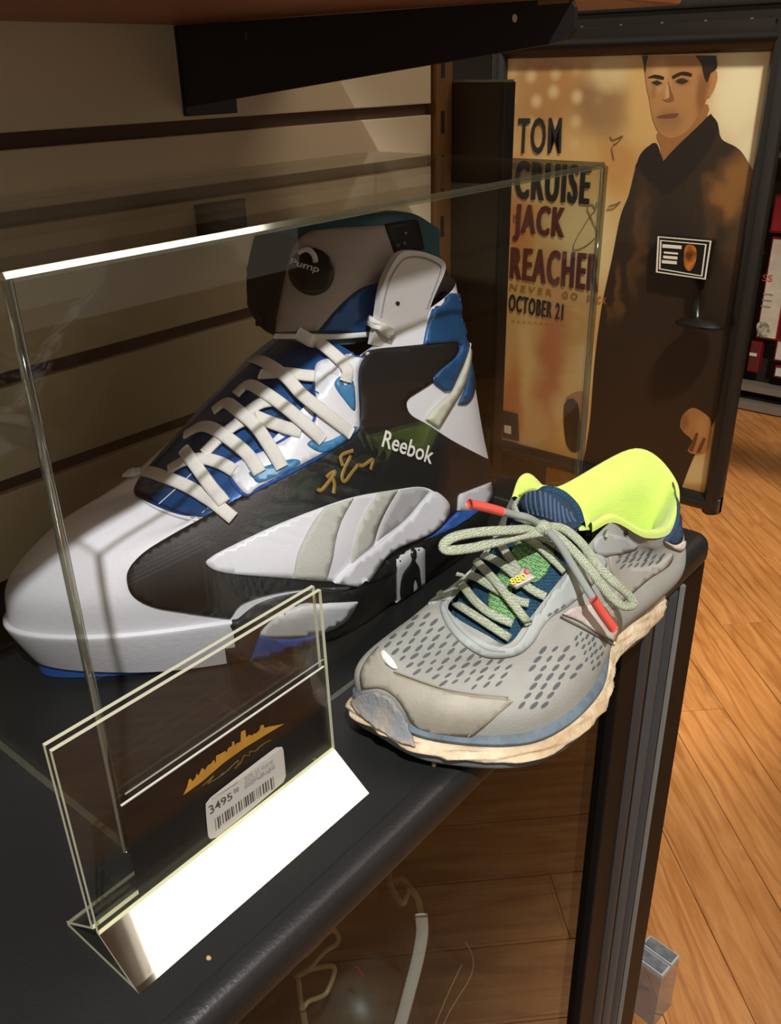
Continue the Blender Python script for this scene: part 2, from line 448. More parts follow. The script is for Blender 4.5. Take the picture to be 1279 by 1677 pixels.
# shelf above, on a black knife bracket
sh = empty('wooden_shelf', (0.0, WY, 0.458), 'reddish brown wooden shelf board high on the slatted wall', 'shelf')
MB().box((-0.85, -0.055, 0.458), (0.545, WY - 0.001, 0.478), 0.003).build('board', mat('shelf_wood', 'a8684a', 0.45, var=0.2, vscale=9), sh)
BLK = mat('bracket_black', '14110f', 0.45)
br = empty('shelf_bracket', (0.40, WY, 0.388), 'black metal knife bracket under the wooden shelf', 'bracket')
bx = 0.383
MB().prism([(bx, y, z) for y, z in ((WY - 0.004, 0.391), (-0.035, 0.4315), (-0.050, 0.434), (-0.055, 0.440), (-0.054, 0.452), (-0.05, 0.4575), (WY - 0.004, 0.4575))], (0.004, 0, 0)).build('blade', BLK, br)
MB().box((bx, WY - 0.006, 0.3835), (bx + 0.062, WY + 0.0005, 0.4575), 0.001).build('wall_flange', BLK, br)
hv = [pt(u, v, x=bx - 0.0004) for u, v in ell(843, 30, 4.2, 7, 14)]
MB().add(hv, [list(range(14))]).build('screw', mat('screw_pale', 'd8c8b0', 0.3), br)
hv = [pt(u, v, x=bx - 0.0004) for u, v in ell(403, 58, 2.2, 8, 10)]
MB().add(hv, [list(range(10))]).build('screw', mat('screw_dim', '4a423a', 0.3), br)
MB().box((bx - 0.002, -0.050, 0.4545), (bx + 0.006, -0.028, 0.4578)).build('hook', mat('hook_brass', '8a7048', 0.4, metal=0.6), br)

# ================================================================== the display case
TX0, TX1, TY0, TY1 = -0.90, 0.612, -0.121, 0.3495
case = empty('display_case', (0.0, 0.1, FZ), 'black display case with glass front carrying the shoes', 'display case')
TOPM = mat('black_laminate', '20201f', 0.42, spec=0.45, var=0.25, vscale=14, bump=0.14, bscale=420)
bm = bmesh.new(); bmesh.ops.create_cube(bm, size=1)
for v in bm.verts: v.co = Vector(((TX0 + TX1) / 2 + v.co.x * (TX1 - TX0), (TY0 + TY1) / 2 + v.co.y * (TY1 - TY0), -0.0165 + v.co.z * 0.033))
vert = [e for e in bm.edges if abs(e.verts[0].co.z - e.verts[1].co.z) > 0.01 and e.verts[0].co.x > 0 and e.verts[0].co.y < 0]
bmesh.ops.bevel(bm, geom=vert, offset=0.018, segments=6, affect='EDGES', profile=0.5)
hz = [e for e in bm.edges if abs(e.verts[0].co.z - e.verts[1].co.z) < 1e-4 and not (e.verts[0].co.y > 0.3 and e.verts[1].co.y > 0.3) and len([f for f in e.link_faces if abs(f.normal.z) > 0.9]) == 1]
bmesh.ops.bevel(bm, geom=hz, offset=0.013, segments=5, affect='EDGES', profile=0.5)
for f in bm.faces: f.smooth = True
bm.verts.index_update()
o = obj('counter_top', [v.co.copy() for v in bm.verts], [[v.index for v in f.verts] for f in bm.faces], TOPM, case, auto=40); bm.free()
# seam line just behind the bullnose
MB().box((TX0, -0.1045, -0.0006), (TX1 - 0.03, -0.1035, 0.0004)).build('edge_seam', mat('seam_black', '121211', 0.6), case)
PX0, PX1, PY = 0.428, 0.610, -0.116
post = MB().box((PX0, PY, FZ), (PX1, -0.06, -0.033), 0.002).build('corner_post', mat('post_black', '120f0d', 0.5, spec=0.2), case)
W_ = PX1 - PX0
for i, (a, b, c) in enumerate(((0.22, 0.34, '3a3a3a'), (0.38, 0.50, '484a4a'), (0.52, 0.62, '3c4144'), (0.66, 0.70, '74746e'))):
    mb = MB(); x0, x1 = PX0 + W_ * a, PX0 + W_ * b
    prof = [(x0 + (x1 - x0) * t, PY - 0.0045 * math.sin(math.pi * t) ** 0.6 + 0.0005, 0) for t in [k / 8 for k in range(9)]]
    mb.prism([Vector(q) + Vector((0, 0, FZ)) for q in prof], (0, 0, -0.034 - FZ)); mb.build('rib', mat('rib_' + c, c, 0.45, spec=0.3), post, auto=50)
GLASS = clear('case_glass', 0.04, (0.80, 0.84, 0.82))
MB().box((TX0, -0.108, FZ + 0.05), (PX0, -0.103, -0.033)).build('front_glass', GLASS, case)
CASD = mat('case_inside', '1a120c', 0.7)
MB().box((TX0, -0.09, FZ + 0.05), (PX0 + 0.15, 0.33, FZ + 0.07)).build('deck', CASD, case)
MB().box((TX0, 0.33, FZ), (PX1 - 0.01, 0.345, -0.033)).build('back_panel', CASD, case)
MB().box((PX1 - 0.02, -0.06, FZ), (PX1 - 0.005, 0.33, -0.033)).build('side_panel', CASD, case)
MB().box((TX0, -0.11, FZ), (PX0, 0.33, FZ + 0.05)).build('plinth', CASD, case)
MB().box((TX0, -0.1085, -0.0405), (PX0, -0.1015, -0.0325)).build('glass_rail', mat('rail_brown', '5a3a26', 0.4, metal=0.3), case)

# ================================================================== framed film poster on its stand
PXX = 1.95
pf = empty('poster_frame', (PXX, 0.68, FZ), 'black framed film poster of a man in a dark jacket on a floor stand', 'poster')
def pp(off):
    return lambda u, v: pt(u, v, x=PXX - off)
TLo, TRo, BRo = pt(832, 92, x=PXX), pt(1265, 89, x=PXX), pt(1152, 807, x=PXX)
yR, yL = (TRo.y + BRo.y) / 2, TLo.y - 0.0
zT, zB = (TLo.z + TRo.z) / 2, BRo.z
FR = mat('frame_black', '191716', 0.30, spec=0.6)
fw = 0.046
def frame_bar(a, b, horiz, wdt):
    # rounded extrusion
    mb = MB(); n = 10; prof = [(-(0.004 + 0.022 * math.sin(math.pi * t) ** 0.7), (t - 0.5) * wdt) for t in [k / n for k in range(n + 1)]] + [(0.012, 0.5 * wdt), (0.012, -0.5 * wdt)]
    if horiz: P = [Vector((PXX + q, a.y, a.z + r)) for q, r in prof]; d = Vector((0, b.y - a.y, 0))
    else: P = [Vector((PXX + q, a.y + r, a.z)) for q, r in prof]; d = Vector((0, 0, b.z - a.z))
    mb.prism(P, d); return mb
yo0, yo1 = yR - fw, yL + fw
frame_bar(Vector((0, yo0, zT + 0.031)), Vector((0, yo1, zT + 0.031)), True, 0.062).build('frame_bar', FR, pf, auto=50)
frame_bar(Vector((0, yo0, zB - fw / 2)), Vector((0, yo1, zB - fw / 2)), True, fw).build('frame_bar', FR, pf, auto=50)
frame_bar(Vector((0, yR - fw / 2, zB - fw)), Vector((0, yR - fw / 2, zT + 0.06)), False, fw).build('frame_bar', FR, pf, auto=50)
frame_bar(Vector((0, yL + fw / 2, zB - fw)), Vector((0, yL + fw / 2, zT + 0.06)), False, fw).build('frame_bar', FR, pf, auto=50)
MB().box((PXX + 0.004, yR - 0.02, zB - 0.02), (PXX + 0.014, yL + 0.02, zT + 0.03)).build('backing_board', mat('backing', '1c1a18', 0.8), pf)
ym = (yR + yL) / 2
MB().box((PXX + 0.0142, ym - 0.03, FZ + 0.012), (PXX + 0.04, ym + 0.03, zB + 0.35), 0.003).build('stand_pole', FR, pf)
MB().box((PXX + 0.0142, ym - 0.17, FZ), (PXX + 0.3, ym + 0.17, FZ + 0.012), 0.003).build('stand_foot', FR, pf)
# the print
def print_mat(name, col, blobs, bokeh=False, nz=0.35, nscale=7):
    """printed tones: soft round patches of ink (pixel centre, radii in pixels, colour, strength) over a flat ink"""
    m = bpy.data.materials.new(name); m.use_nodes = True; nt = m.node_tree; p = nt.nodes['Principled BSDF']; p.inputs['Roughness'].default_value = 0.45
    tc = nt.nodes.new('ShaderNodeTexCoord')
    ns = nt.nodes.new('ShaderNodeTexNoise'); ns.inputs['Scale'].default_value = nscale; ns.inputs['Detail'].default_value = 3; nt.links.new(tc.outputs['Object'], ns.inputs['Vector'])
    sb = nt.nodes.new('ShaderNodeVectorMath'); sb.operation = 'SUBTRACT'; nt.links.new(ns.outputs['Color'], sb.inputs[0]); sb.inputs[1].default_value = (0.5, 0.5, 0.5)
    sc = nt.nodes.new('ShaderNodeVectorMath'); sc.operation = 'SCALE'; nt.links.new(sb.outputs[0], sc.inputs[0]); sc.inputs['Scale'].default_value = nz * 0.3
    wp = nt.nodes.new('ShaderNodeVectorMath'); wp.operation = 'ADD'; nt.links.new(tc.outputs['Object'], wp.inputs[0]); nt.links.new(sc.outputs[0], wp.inputs[1])
    cur = nt.nodes.new('ShaderNodeRGB'); cur.outputs[0].default_value = lin(col); cur = cur.outputs[0]
    def mix(fac, c):
        nonlocal cur
        x = nt.nodes.new('ShaderNodeMix'); x.data_type = 'RGBA'; nt.links.new(fac, x.inputs['Factor']); nt.links.new(cur, x.inputs['A']); x.inputs['B'].default_value = lin(c); cur = x.outputs['Result']
    for (u, v, ru, rv, c, st) in blobs:
        P = pt(u, v, x=PXX) - pf.location; ry = (pt(u - ru, v, x=PXX) - pt(u, v, x=PXX)).length; rz = (pt(u, v - rv, x=PXX) - pt(u, v, x=PXX)).length
        d = nt.nodes.new('ShaderNodeVectorMath'); d.operation = 'SUBTRACT'; nt.links.new(wp.outputs[0], d.inputs[0]); d.inputs[1].default_value = tuple(P)
        q = nt.nodes.new('ShaderNodeVectorMath'); q.operation = 'MULTIPLY'; nt.links.new(d.outputs[0], q.inputs[0]); q.inputs[1].default_value = (0, 1 / ry, 1 / rz)
        l = nt.nodes.new('ShaderNodeVectorMath'); l.operation = 'LENGTH'; nt.links.new(q.outputs[0], l.inputs[0])
        r = nt.nodes.new('ShaderNodeMapRange'); r.interpolation_type = 'SMOOTHSTEP'; nt.links.new(l.outputs['Value'], r.inputs['Value'])
        r.inputs['From Min'].default_value = 0.25; r.inputs['From Max'].default_value = 1.0; r.inputs['To Min'].default_value = st; r.inputs['To Max'].default_value = 0.0
        mix(r.outputs[0], c)
    if bokeh:
        v = nt.nodes.new('ShaderNodeTexVoronoi'); v.inputs['Scale'].default_value = 17; v.inputs['Randomness'].default_value = 0.4; nt.links.new(tc.outputs['Object'], v.inputs['Vector'])
        r2 = nt.nodes.new('ShaderNodeMapRange'); r2.interpolation_type = 'SMOOTHSTEP'; nt.links.new(v.outputs['Distance'], r2.inputs['Value']); r2.inputs['From Min'].default_value = 0.05; r2.inputs['From Max'].default_value = 0.42; r2.inputs['To Min'].default_value = 0.6; r2.inputs['To Max'].default_value = 0.0
        sx = nt.nodes.new('ShaderNodeSeparateXYZ'); nt.links.new(tc.outputs['Object'], sx.inputs[0])
        mr = nt.nodes.new('ShaderNodeMapRange'); zc = (pt(900, 270, x=PXX) - pf.location).z; mr.inputs['From Min'].default_value = zc; mr.inputs['From Max'].default_value = zc + 0.14; nt.links.new(sx.outputs['Z'], mr.inputs['Value'])
        my = nt.nodes.new('ShaderNodeMapRange'); yc = (pt(1010, 150, x=PXX) - pf.location).y; my.inputs['From Min'].default_value = yc; my.inputs['From Max'].default_value = yc + 0.10; nt.links.new(sx.outputs['Y'], my.inputs['Value'])
        m1 = nt.nodes.new('ShaderNodeMath'); m1.operation = 'MULTIPLY'; nt.links.new(r2.outputs[0], m1.inputs[0]); nt.links.new(mr.outputs[0], m1.inputs[1])
        m2 = nt.nodes.new('ShaderNodeMath'); m2.operation = 'MULTIPLY'; nt.links.new(m1.outputs[0], m2.inputs[0]); nt.links.new(my.outputs[0], m2.inputs[1])
        mix(m2.outputs[0], 'fbe4b0')
    nt.links.new(cur, p.inputs['Base Color']); return m
BGM = print_mat('print_background', 'dfb878', [
    (900, 150, 110, 120, 'b4824e', 0.85), (985, 170, 60, 110, '94704e', 0.8), (1000, 110, 50, 50, 'e8d4a0', 0.8), (1010, 270, 60, 60, 'c8904c', 0.7), (1215, 160, 80, 150, 'f6ecc8', 1.0), (1240, 260, 50, 60, 'f8f0d0', 0.9),
    (960, 400, 90, 120, 'f4e4b0', 0.9), (850, 350, 34, 130, 'd8854c', 0.75), (905, 440, 40, 60, 'd49058', 0.5), (880, 300, 60, 50, 'f0dca4', 0.6),
    (905, 590, 34, 150, 'c97a40', 0.9), (858, 600, 24, 140, 'f2d494', 0.8), (838, 660, 26, 110, 'c8743c', 0.8), (930, 660, 36, 110, 'f0d08c', 0.9), (960, 600, 26, 70, 'ecd8a0', 0.7), (1140, 770, 40, 40, 'f0dca8', 0.9), (1140, 800, 30, 16, 'c49058', 0.7)], True)
pr = MB().box((PXX + 0.0005, yR - 0.005, zB - 0.005), (PXX + 0.004, yL + 0.005, zT + 0.003)).build('poster_print', BGM, pf, label='poster print with warm blurred city lights')
def ink(name, polys, off, m, label=None, step=6):
    for q in polys: flat_poly([q], pp(off), 60, step).build(name, m, pr, label=label)
# the printed man: a plain figure in a dark jacket
COAT = print_mat('ink_coat', '35271a', [(1210, 300, 50, 80, '9a6c38', 0.9), (1225, 400, 40, 120, '5a4024', 0.7), (1045, 400, 14, 130, '6c4c2c', 0.7), (1090, 400, 60, 120, '2a1e14', 0.8), (1168, 360, 16, 120, '5c4024', 0.6), (1050, 640, 90, 140, '3e2e1e', 0.6), (1010, 480, 10, 60, '7a5830', 0.6)], nz=0.5, nscale=9)
ink('printed_jacket', [[(1042, 270), (1052, 248), (1072, 236), (1086, 262), (1110, 235), (1150, 200), (1163, 188), (1176, 205), (1182, 228), (1212, 246), (1236, 285), (1244, 300, 1), (1214, 480, 1), (1170, 690, 1), (1138, 745), (1112, 810, 1), (955, 760, 1), (966, 690), (974, 590), (986, 500), (1002, 425), (1016, 355), (1030, 318)]], 0.0004, COAT)
ink('printed_collar', [[(1040, 272, 1), (1056, 246), (1074, 234), (1086, 264, 1), (1108, 240), (1150, 200), (1164, 186, 1), (1176, 210), (1150, 262), (1095, 318), (1068, 300)]], 0.0006, mat('ink_collar', '241a12', 0.45, var=0.2, vscale=8))
SKIN = print_mat('ink_skin', 'bd8a58', [(1082, 120, 22, 40, 'd8ac78', 0.8), (1095, 150, 8, 24, 'e0b888', 0.7), (1150, 150, 16, 60, '85562e', 0.8), (1070, 150, 8, 20, '9c6c42', 0.6), (1118, 134, 18, 9, '8a5c36', 0.7), (1076, 136, 14, 8, '8a5c36', 0.7), (1096, 196, 34, 26, '99704a', 0.75), (1092, 206, 12, 10, 'b08458', 0.6), (1150, 700, 16, 30, 'd8a468', 0.6), (1120, 690, 10, 26, '8a5230', 0.6)], nz=0.06, nscale=30)
ink('printed_neck', [[(1080, 212), (1150, 170), (1158, 190), (1112, 236), (1086, 264, 1), (1082, 240)]], 0.0005, mat('ink_neck', 'a87444', 0.45))
ink('printed_face', [[(1054, 92, 1), (1150, 91, 1), (1164, 118), (1162, 150), (1150, 178), (1132, 206), (1116, 221), (1096, 226), (1080, 217), (1069, 194), (1064, 165), (1058, 135)]], 0.0007, SKIN)
ink('printed_ear', [[(1160, 122), (1172, 114), (1175, 128), (1168, 150), (1158, 160)]], 0.0008, SKIN)
HAIR = mat('ink_hair', '2a1c12', 0.45)
ink('printed_hair', [[(1051, 91, 1), (1062, 91, 1), (1058, 106), (1057, 120)], [(1138, 91, 1), (1173, 91, 1), (1174, 112), (1164, 120), (1158, 136), (1152, 122), (1148, 104)]], 0.0009, HAIR)
ink('printed_brow', [[(1060, 128), (1072, 122), (1088, 126), (1087, 131), (1070, 128)], [(1100, 125), (1118, 117), (1134, 121), (1132, 126), (1116, 123), (1102, 130)]], 0.0010, HAIR)
ink('printed_eye', [[(1066, 135), (1076, 131), (1085, 136), (1076, 140)], [(1106, 133), (1117, 128), (1128, 132), (1117, 138)]], 0.0010, mat('ink_eye', '3c2818', 0.4))
ink('printed_nose', [[(1094, 132), (1100, 150), (1104, 164), (1092, 168), (1084, 163), (1096, 160)]], 0.0010, mat('ink_noseshade', '94623a', 0.45))
ink('printed_mouth', [[(1074, 192), (1090, 187), (1112, 186), (1108, 192), (1090, 194)]], 0.0010, mat('ink_lip', '7c4a34', 0.45))
ink('printed_hand', [[(1114, 700), (1118, 680), (1134, 668), (1152, 676), (1164, 690), (1162, 722), (1155, 740), (1138, 744), (1126, 738), (1134, 722), (1124, 712)], [(925, 655), (950, 640), (962, 655), (960, 700), (950, 740), (944, 720), (950, 680)]], 0.0007, SKIN)
ink('printed_finger', [[(1140, 742), (1152, 716), (1156, 718), (1146, 742)], [(1128, 738), (1140, 708), (1144, 710), (1134, 740)]], 0.0008, mat('ink_finger', '7a4c2c', 0.5))
ink('printed_weapon', [[(924, 662), (946, 660), (950, 735), (928, 730)]], 0.0008, mat('ink_dark', '2a2018', 0.5))
INKK = mat('ink_black', '1c1a18', 0.4); INKR = mat('ink_maroon', '642a22', 0.4); INKO = mat('ink_ochre', 'b07a3c', 0.4)
tm = pp(0.0012)
text_quad('printed_title', 'TOM', [(849, 193), (921, 192), (919, 252), (846, 252)], tm, INKK, pr, 0.012, space=1.12, fat=0.05)
text_quad('printed_title', 'CRUISE', [(844, 262), (970, 272), (965, 336), (842, 325)], tm, INKK, pr, 0.012, space=1.22, fat=0.13)
text_quad('printed_title', 'IS', [(841, 351), (848, 352), (848, 366), (841, 365)], tm, INKR, pr, 0.0)
text_quad('printed_title', 'JACK', [(843, 333), (928, 340), (923, 405), (839, 394)], tm, INKR, pr, 0.012, space=1.22, fat=0.13)
text_quad('printed_title', 'REACHER', [(837, 404), (984, 416), (980, 479), (834, 456)], tm, INKR, pr, 0.012, space=1.22, fat=0.13)
for s_, a_, b_ in (('NEVER', 0.0, 0.44), ('GO', 0.54, 0.70), ('BACK', 0.80, 1.0)):
    lt = lambda p, q, t: (p[0] + (q[0] - p[0]) * t, p[1] + (q[1] - p[1]) * t)
    text_quad('printed_subtitle', s_, [lt((836, 464), (994, 487), a_), lt((836, 464), (994, 487), b_), lt((834, 475), (993, 499), b_), lt((834, 475), (993, 499), a_)], tm, INKO, pr, 0.02, space=1.5)
text_quad('printed_title', 'OCTOBER 21', [(834, 481), (924, 498), (922, 525), (832, 509)], tm, INKK, pr, 0.012, space=1.22, fat=0.13)
text_quad('printed_credit', 'a a a a a a a a a a', [(838, 524), (925, 531), (925, 534), (838, 527)], tm, INKO, pr, 0.0)
# pen signature scrawled over the print
def pen(polyline, mapper, rad, m, name, parent, sides=5):
    P = spline([mapper(u, v) for u, v in polyline], 6); v, f = tube(P, rad, sides); return obj(name, v, f, m, parent)
pen([(975, 345), (968, 352), (955, 372), (942, 395), (940, 408), (955, 405), (972, 392), (978, 380), (968, 355), (962, 340), (970, 334), (976, 342), (978, 330)], pp(0.0013), 0.0010, mat('pen_grey', '8c7c58', 0.5), 'signature', pr)
pen([(1006, 260), (1003, 240), (1012, 232), (1020, 222), (1005, 228), (1000, 222)], pp(0.0013), 0.0010, mat('pen_grey', '8c7c58', 0.5), 'signature', pr)
pen([(998, 336), (1008, 334), (1016, 330), (1006, 340), (994, 342)], pp(0.0013), 0.0010, mat('pen_grey', '8c7c58', 0.5), 'signature', pr)
# small sticker card low on the left of the frame
MB().prism([pt(u, v, x=PXX - 0.0015) for u, v in ((824, 672), (848, 678), (850, 722), (824, 716))], (-0.003, 0, 0)).build('holder_card', mat('card_dark', '2a2420', 0.4), pf)
MB().prism([pt(u, v, x=PXX - 0.005) for u, v in ((826, 696), (837, 698), (837, 711), (826, 708))], (-0.001, 0, 0)).build('white_tag', mat('tag_white', 'd8cfc4', 0.5), pf)
MB().box((PXX - 0.0075, yR + 0.001, zB + 0.001), (PXX - 0.0055, yL - 0.001, zT - 0.001)).build('glazing', clear('poster_glazing', 0.008, (0.99, 0.99, 0.98)), pf)

# small sign on a black pedestal foot, modelled as a solid; its mounting is made up
sg = empty('sign_stand', tuple(pt(1145, 525, x=PXX - 0.012)), 'small black sign on a round pedestal, modelled as a solid in front of the poster jacket', 'sign')
sp = lambda off: (lambda u, v: pt(u, v, x=PXX - 0.02 - off))
bl = mat('sign_black', '0e0d0c', 0.35)
MB().prism([sp(0)(u, v) for u, v in ((1076, 386), (1166, 394), (1156, 459), (1073, 447))], (0.012, 0, 0)).build('plate', bl, sg)
WH = mat('sign_white', 'e8e4d8', 0.4)
def outline(q, wpx, off):
    mb = MB(); c = Vector((sum(p[0] for p in q) / 4, sum(p[1] for p in q) / 4)); 
    inn = [Vector(p) + (c - Vector(p)).normalized() * wpx for p in q]
    for i in range(4):
        j = (i + 1) % 4; mb.prism([sp(off)(*q[i]), sp(off)(*q[j]), sp(off)(*inn[j]), sp(off)(*inn[i])], (0.001, 0, 0))
    return mb
outline([(1077, 387), (1165, 394.5), (1155.5, 458), (1074, 446)], 3.0, 0.0015).build('border_line', WH, sg)
outline([(1081, 393), (1157, 400), (1150, 453), (1079, 441)], 2.6, 0.0015).build('border_line', WH, sg)
for q in ([(1085, 400), (1116, 402.5), (1115.5, 408), (1084.5, 405.5)], [(1087, 412), (1110, 414), (1110, 417), (1087, 415)], [(1086, 418.5), (1109, 420.5), (1109, 425), (1086, 423)], [(1084, 426), (1108, 428), (1108, 433), (1084, 431)]):
    MB().prism([sp(0.0015)(*p) for p in q], (0.001, 0, 0)).build('text_line', WH, sg)
flat_poly([[(1124, 402), (1136, 402), (1141, 412), (1139, 430), (1130, 444), (1121, 436), (1120, 416)]], sp(0.002), 20).build('picture', mat('sign_orange', 'c87828', 0.5, col2='5a2c10', vscale=40), sg)
v, f = tube([pt(1142, 458, x=PXX - 0.016), pt(1141, 522, x=PXX - 0.016)], 0.008, 12); obj('stem', v, f, bl, sg, smooth=True)
mb = MB(); c = pt(1145, 530, x=PXX - 0.043); n = 28
ring = lambda r, z: [c + Vector((0.55 * r * math.cos(t), r * math.sin(t), z)) for t in [2 * math.pi * i / n for i in range(n)]]
v = ring(0.058, -0.006) + ring(0.058, 0.0) + ring(0.045, 0.006) + ring(0.012, 0.014); f = [[j * n + i, j * n + (i + 1) % n, (j + 1) * n + (i + 1) % n, (j + 1) * n + i] for j in range(3) for i in range(n)] + [list(range(n))[::-1], [3 * n + i for i in range(n)]]
obj('foot', v, f, bl, sg, auto=40)

# header rail over the poster
rl = empty('display_rail', (2.05, 0.7, 0.5), 'dark steel display rail running above the film poster', 'rail')
RLM = mat('rail_steel', '3a3835', 0.4, metal=0.4)
MB().box((2.04, -0.6, 0.525), (2.12, 1.6, 0.60), 0.012).build('beam', RLM, rl, auto=40)
MB().box((2.05, -0.6, 0.49), (2.11, 1.6, 0.526)).build('lower_channel', mat('rail_dark', '191512', 0.5), rl)
for k in range(12):
    MB().box((2.0485, -0.3 + k * 0.105, 0.492), (2.051, -0.294 + k * 0.105, 0.503)).build('slot', mat('slot_pale', '6a6258', 0.5), rl)

# ================================================================== media shelf far right
SXX = 3.49
ms = empty('media_shelf', (SXX + 0.15, 0.45, FZ), 'dark media shelving unit far behind the poster frame', 'shelf unit')
MSD = mat('shelf_dark', '241a16', 0.6)
zA = pt(1260, 640, x=SXX).z; zB2 = pt(1260, 664, x=SXX).z
MB().box((SXX + 0.10, -0.6, FZ), (SXX + 0.35, 1.5, 1.0)).build('back_board', MSD, ms)
MB().box((SXX, -0.6, FZ), (SXX + 0.05, 1.5, zB2 - 0.03)).build('plinth', MSD, ms)
EDG = mat('shelf_edge', '8a8680', 0.35, metal=0.4)
MB().box((SXX - 0.02, -0.6, zB2 - 0.03), (SXX + 0.05, 1.5, zB2 + 0.005)).build('shelf_lip', EDG, ms)
MB().box((SXX - 0.02, -0.6, zA - 0.012), (SXX + 0.05, 1.5, zA + 0.014)).build('shelf_lip', EDG, ms)
cov = [('a03038', 'media case with a red cover at the top of the far shelf', [(1266, 318), (1300, 322), (1296, 386), (1262, 380)]),
       ('d8d0c4', 'tall white media case with a red title on the far shelf', [(1262, 388), (1300, 392), (1270, 560), (1238, 553)]),
       ('5c2a2c', 'small maroon case with a white band low on the far shelf', [(1229, 560), (1246, 562), (1238, 612), (1222, 608)]),
       ('cfc6bc', 'white media case beside the maroon one on the far shelf', [(1270, 557), (1310, 562), (1304, 598), (1266, 592)]),
       ('c9cfc8', 'pale lowest media case at the edge of the far shelf', [(1268, 600), (1306, 606), (1302, 626), (1265, 618)]),
       ('8c2c30', 'dark red media case beside the tall white one on the far shelf', [(1276, 470), (1310, 474), (1300, 552), (1270, 548)])]
for i, (c, lab, q) in enumerate(cov):
    P = [pt(u, v, x=SXX - 0.004 - 0.0008 * i) for u, v in q]
    y0 = min(P[1].y, P[2].y); y1 = max(P[0].y, P[3].y); y0 = (P[1].y + P[2].y) / 2; y1 = (P[0].y + P[3].y) / 2; z1 = (P[0].z + P[1].z) / 2; z0 = (P[2].z + P[3].z) / 2
    if i == 5: y1 = y0 + 0.001; continue
    t = empty('media_case', (SXX, (y0 + y1) / 2, z0), lab, 'media case')
    MB().box((SXX + 0.004, y0, z0), (SXX + 0.05, y1, z1), 0.002).build('case_body', mat('case_red', '7a1c24', 0.35), t)
    MB().box((SXX + 0.001, y0 + 0.006, z0 + 0.008), (SXX + 0.0045, y1 - 0.006, z1 - 0.008)).build('cover', mat('cover_' + c, c, 0.4, var=0.15, vscale=18), t)
    if i == 1:
        cm = lambda u, v: pt(u, v, x=SXX - 0.0005)
        text_quad('title', 'SS', [(1250, 449), (1266, 451), (1264, 462), (1248, 460)], cm, mat('title_red', 'b84a48', 0.5), t)
        flat_poly([[(1240, 530), (1254, 528), (1262, 540), (1256, 552), (1242, 550)]], cm, 20).build('picture', mat('pic_grey', '5a5a50', 0.5, col2='c8c4b8', vscale=60), t)
        for k in range(3): MB().prism([cm(1250 - k * 2, 480 + k * 10), cm(1266 - k * 2, 482 + k * 10), cm(1266 - k * 2, 484 + k * 10), cm(1250 - k * 2, 482 + k * 10)], (-0.0005, 0, 0)).build('text_line', mat('text_grey', '9a948c', 0.5), t)
    if i == 2:
        MB().prism([pt(u, v, x=SXX - 0.0005) for u, v in ((1228, 577), (1240, 579), (1239, 584), (1227, 582))], (-0.0005, 0, 0)).build('band', mat('band_white', 'd0c8c0', 0.5), t)
# upper rows so the unit reads as a stocked shelf: one shelf board above
MB().box((SXX - 0.01, -0.6, pt(1262, 318, x=SXX).z + 0.13), (SXX + 0.05, 1.5, pt(1262, 318, x=SXX).z + 0.15)).build('shelf_lip', EDG, ms)

# ================================================================== clear cases on the floor behind the post
cl = clear('clear_case', 0.08, (0.86, 0.87, 0.90), body=0.12, bodycol='b8b8b8')
LZ = -0.78
A1, A2, A3, A4 = pt(1066, 1528, z=LZ), pt(1114, 1562, z=LZ), pt(1088, 1600, z=LZ), pt(1040, 1566, z=LZ)
ctr = (A1 + A2 + A3 + A4) / 4
ct = empty('clear_box', (ctr.x, ctr.y, FZ), 'clear plastic box with two grey lids standing on the floor behind the corner post', 'plastic box')
ex = (A2 - A1); ey = (A3 - A2); ey = ey - ex * (ey.dot(ex) / ex.length_squared)
def quadprism(o, a, b, z0, z1):
    P = [Vector((q.x, q.y, z0)) for q in (o, o + a, o + a + b, o + b)]; return MB().prism(P, (0, 0, z1 - z0))
for (o_, a_, b_) in ((A1, ex, ey * 0.02), (A1 + ey * 0.98, ex, ey * 0.02), (A1, ex * 0.02, ey), (A1 + ex * 0.98, ex * 0.02, ey)):
    quadprism(o_, a_, b_, FZ, LZ - 0.012).build('side', cl, ct)
quadprism(A1, ex, ey, FZ, FZ + 0.002).build('base', cl, ct)
lid = mat('lid_grey', '70757c', 0.35, var=0.45, vscale=90); lrim = mat('lid_rim', 'a8aaa8', 0.3)
for t0 in (0.02, 0.52):
    quadprism(A1 + ey * t0, ex, ey * 0.44, LZ - 0.012, LZ - 0.004).build('lid_rim', lrim, ct)
    quadprism(A1 + ey * (t0 + 0.05) + ex * 0.05, ex * 0.9, ey * 0.34, LZ - 0.004, LZ - 0.002).build('lid', lid, ct)

# ceiling lights (out of frame; they light the counter and shine in the sign foot)
def troffer(x, y, sx, sy, s, label):
    t = empty('ceiling_light', (x, y, 2.2), label, 'ceiling light')
    MB().box((x - sx / 2 - 0.03, y - sy / 2 - 0.03, 2.185), (x + sx / 2 + 0.03, y + sy / 2 + 0.03, 2.2), 0.004).build('housing', mat('light_housing', 'd0d0cc', 0.5), t)
    MB().box((x - sx / 2, y - sy / 2, 2.178), (x + sx / 2, y + sy / 2, 2.1845)).build('diffuser', mat('light_diffuser_%g' % s, 'ffffff', 0.5, emit='fff2dc', estr=s), t)
troffer(1.45, -1.78, 1.36, 0.95, 4, 'fluorescent ceiling light panel over the near aisle')
troffer(1.56, -1.10, 1.0, 0.30, 7, 'narrow light panel added out of view for the highlight on the box edge')  # added unseen panel, placed so the box's top edge shows a bright line
troffer(1.4, -3.6, 1.3, 0.7, 2.5, 'fluorescent ceiling light panel over the far aisle')

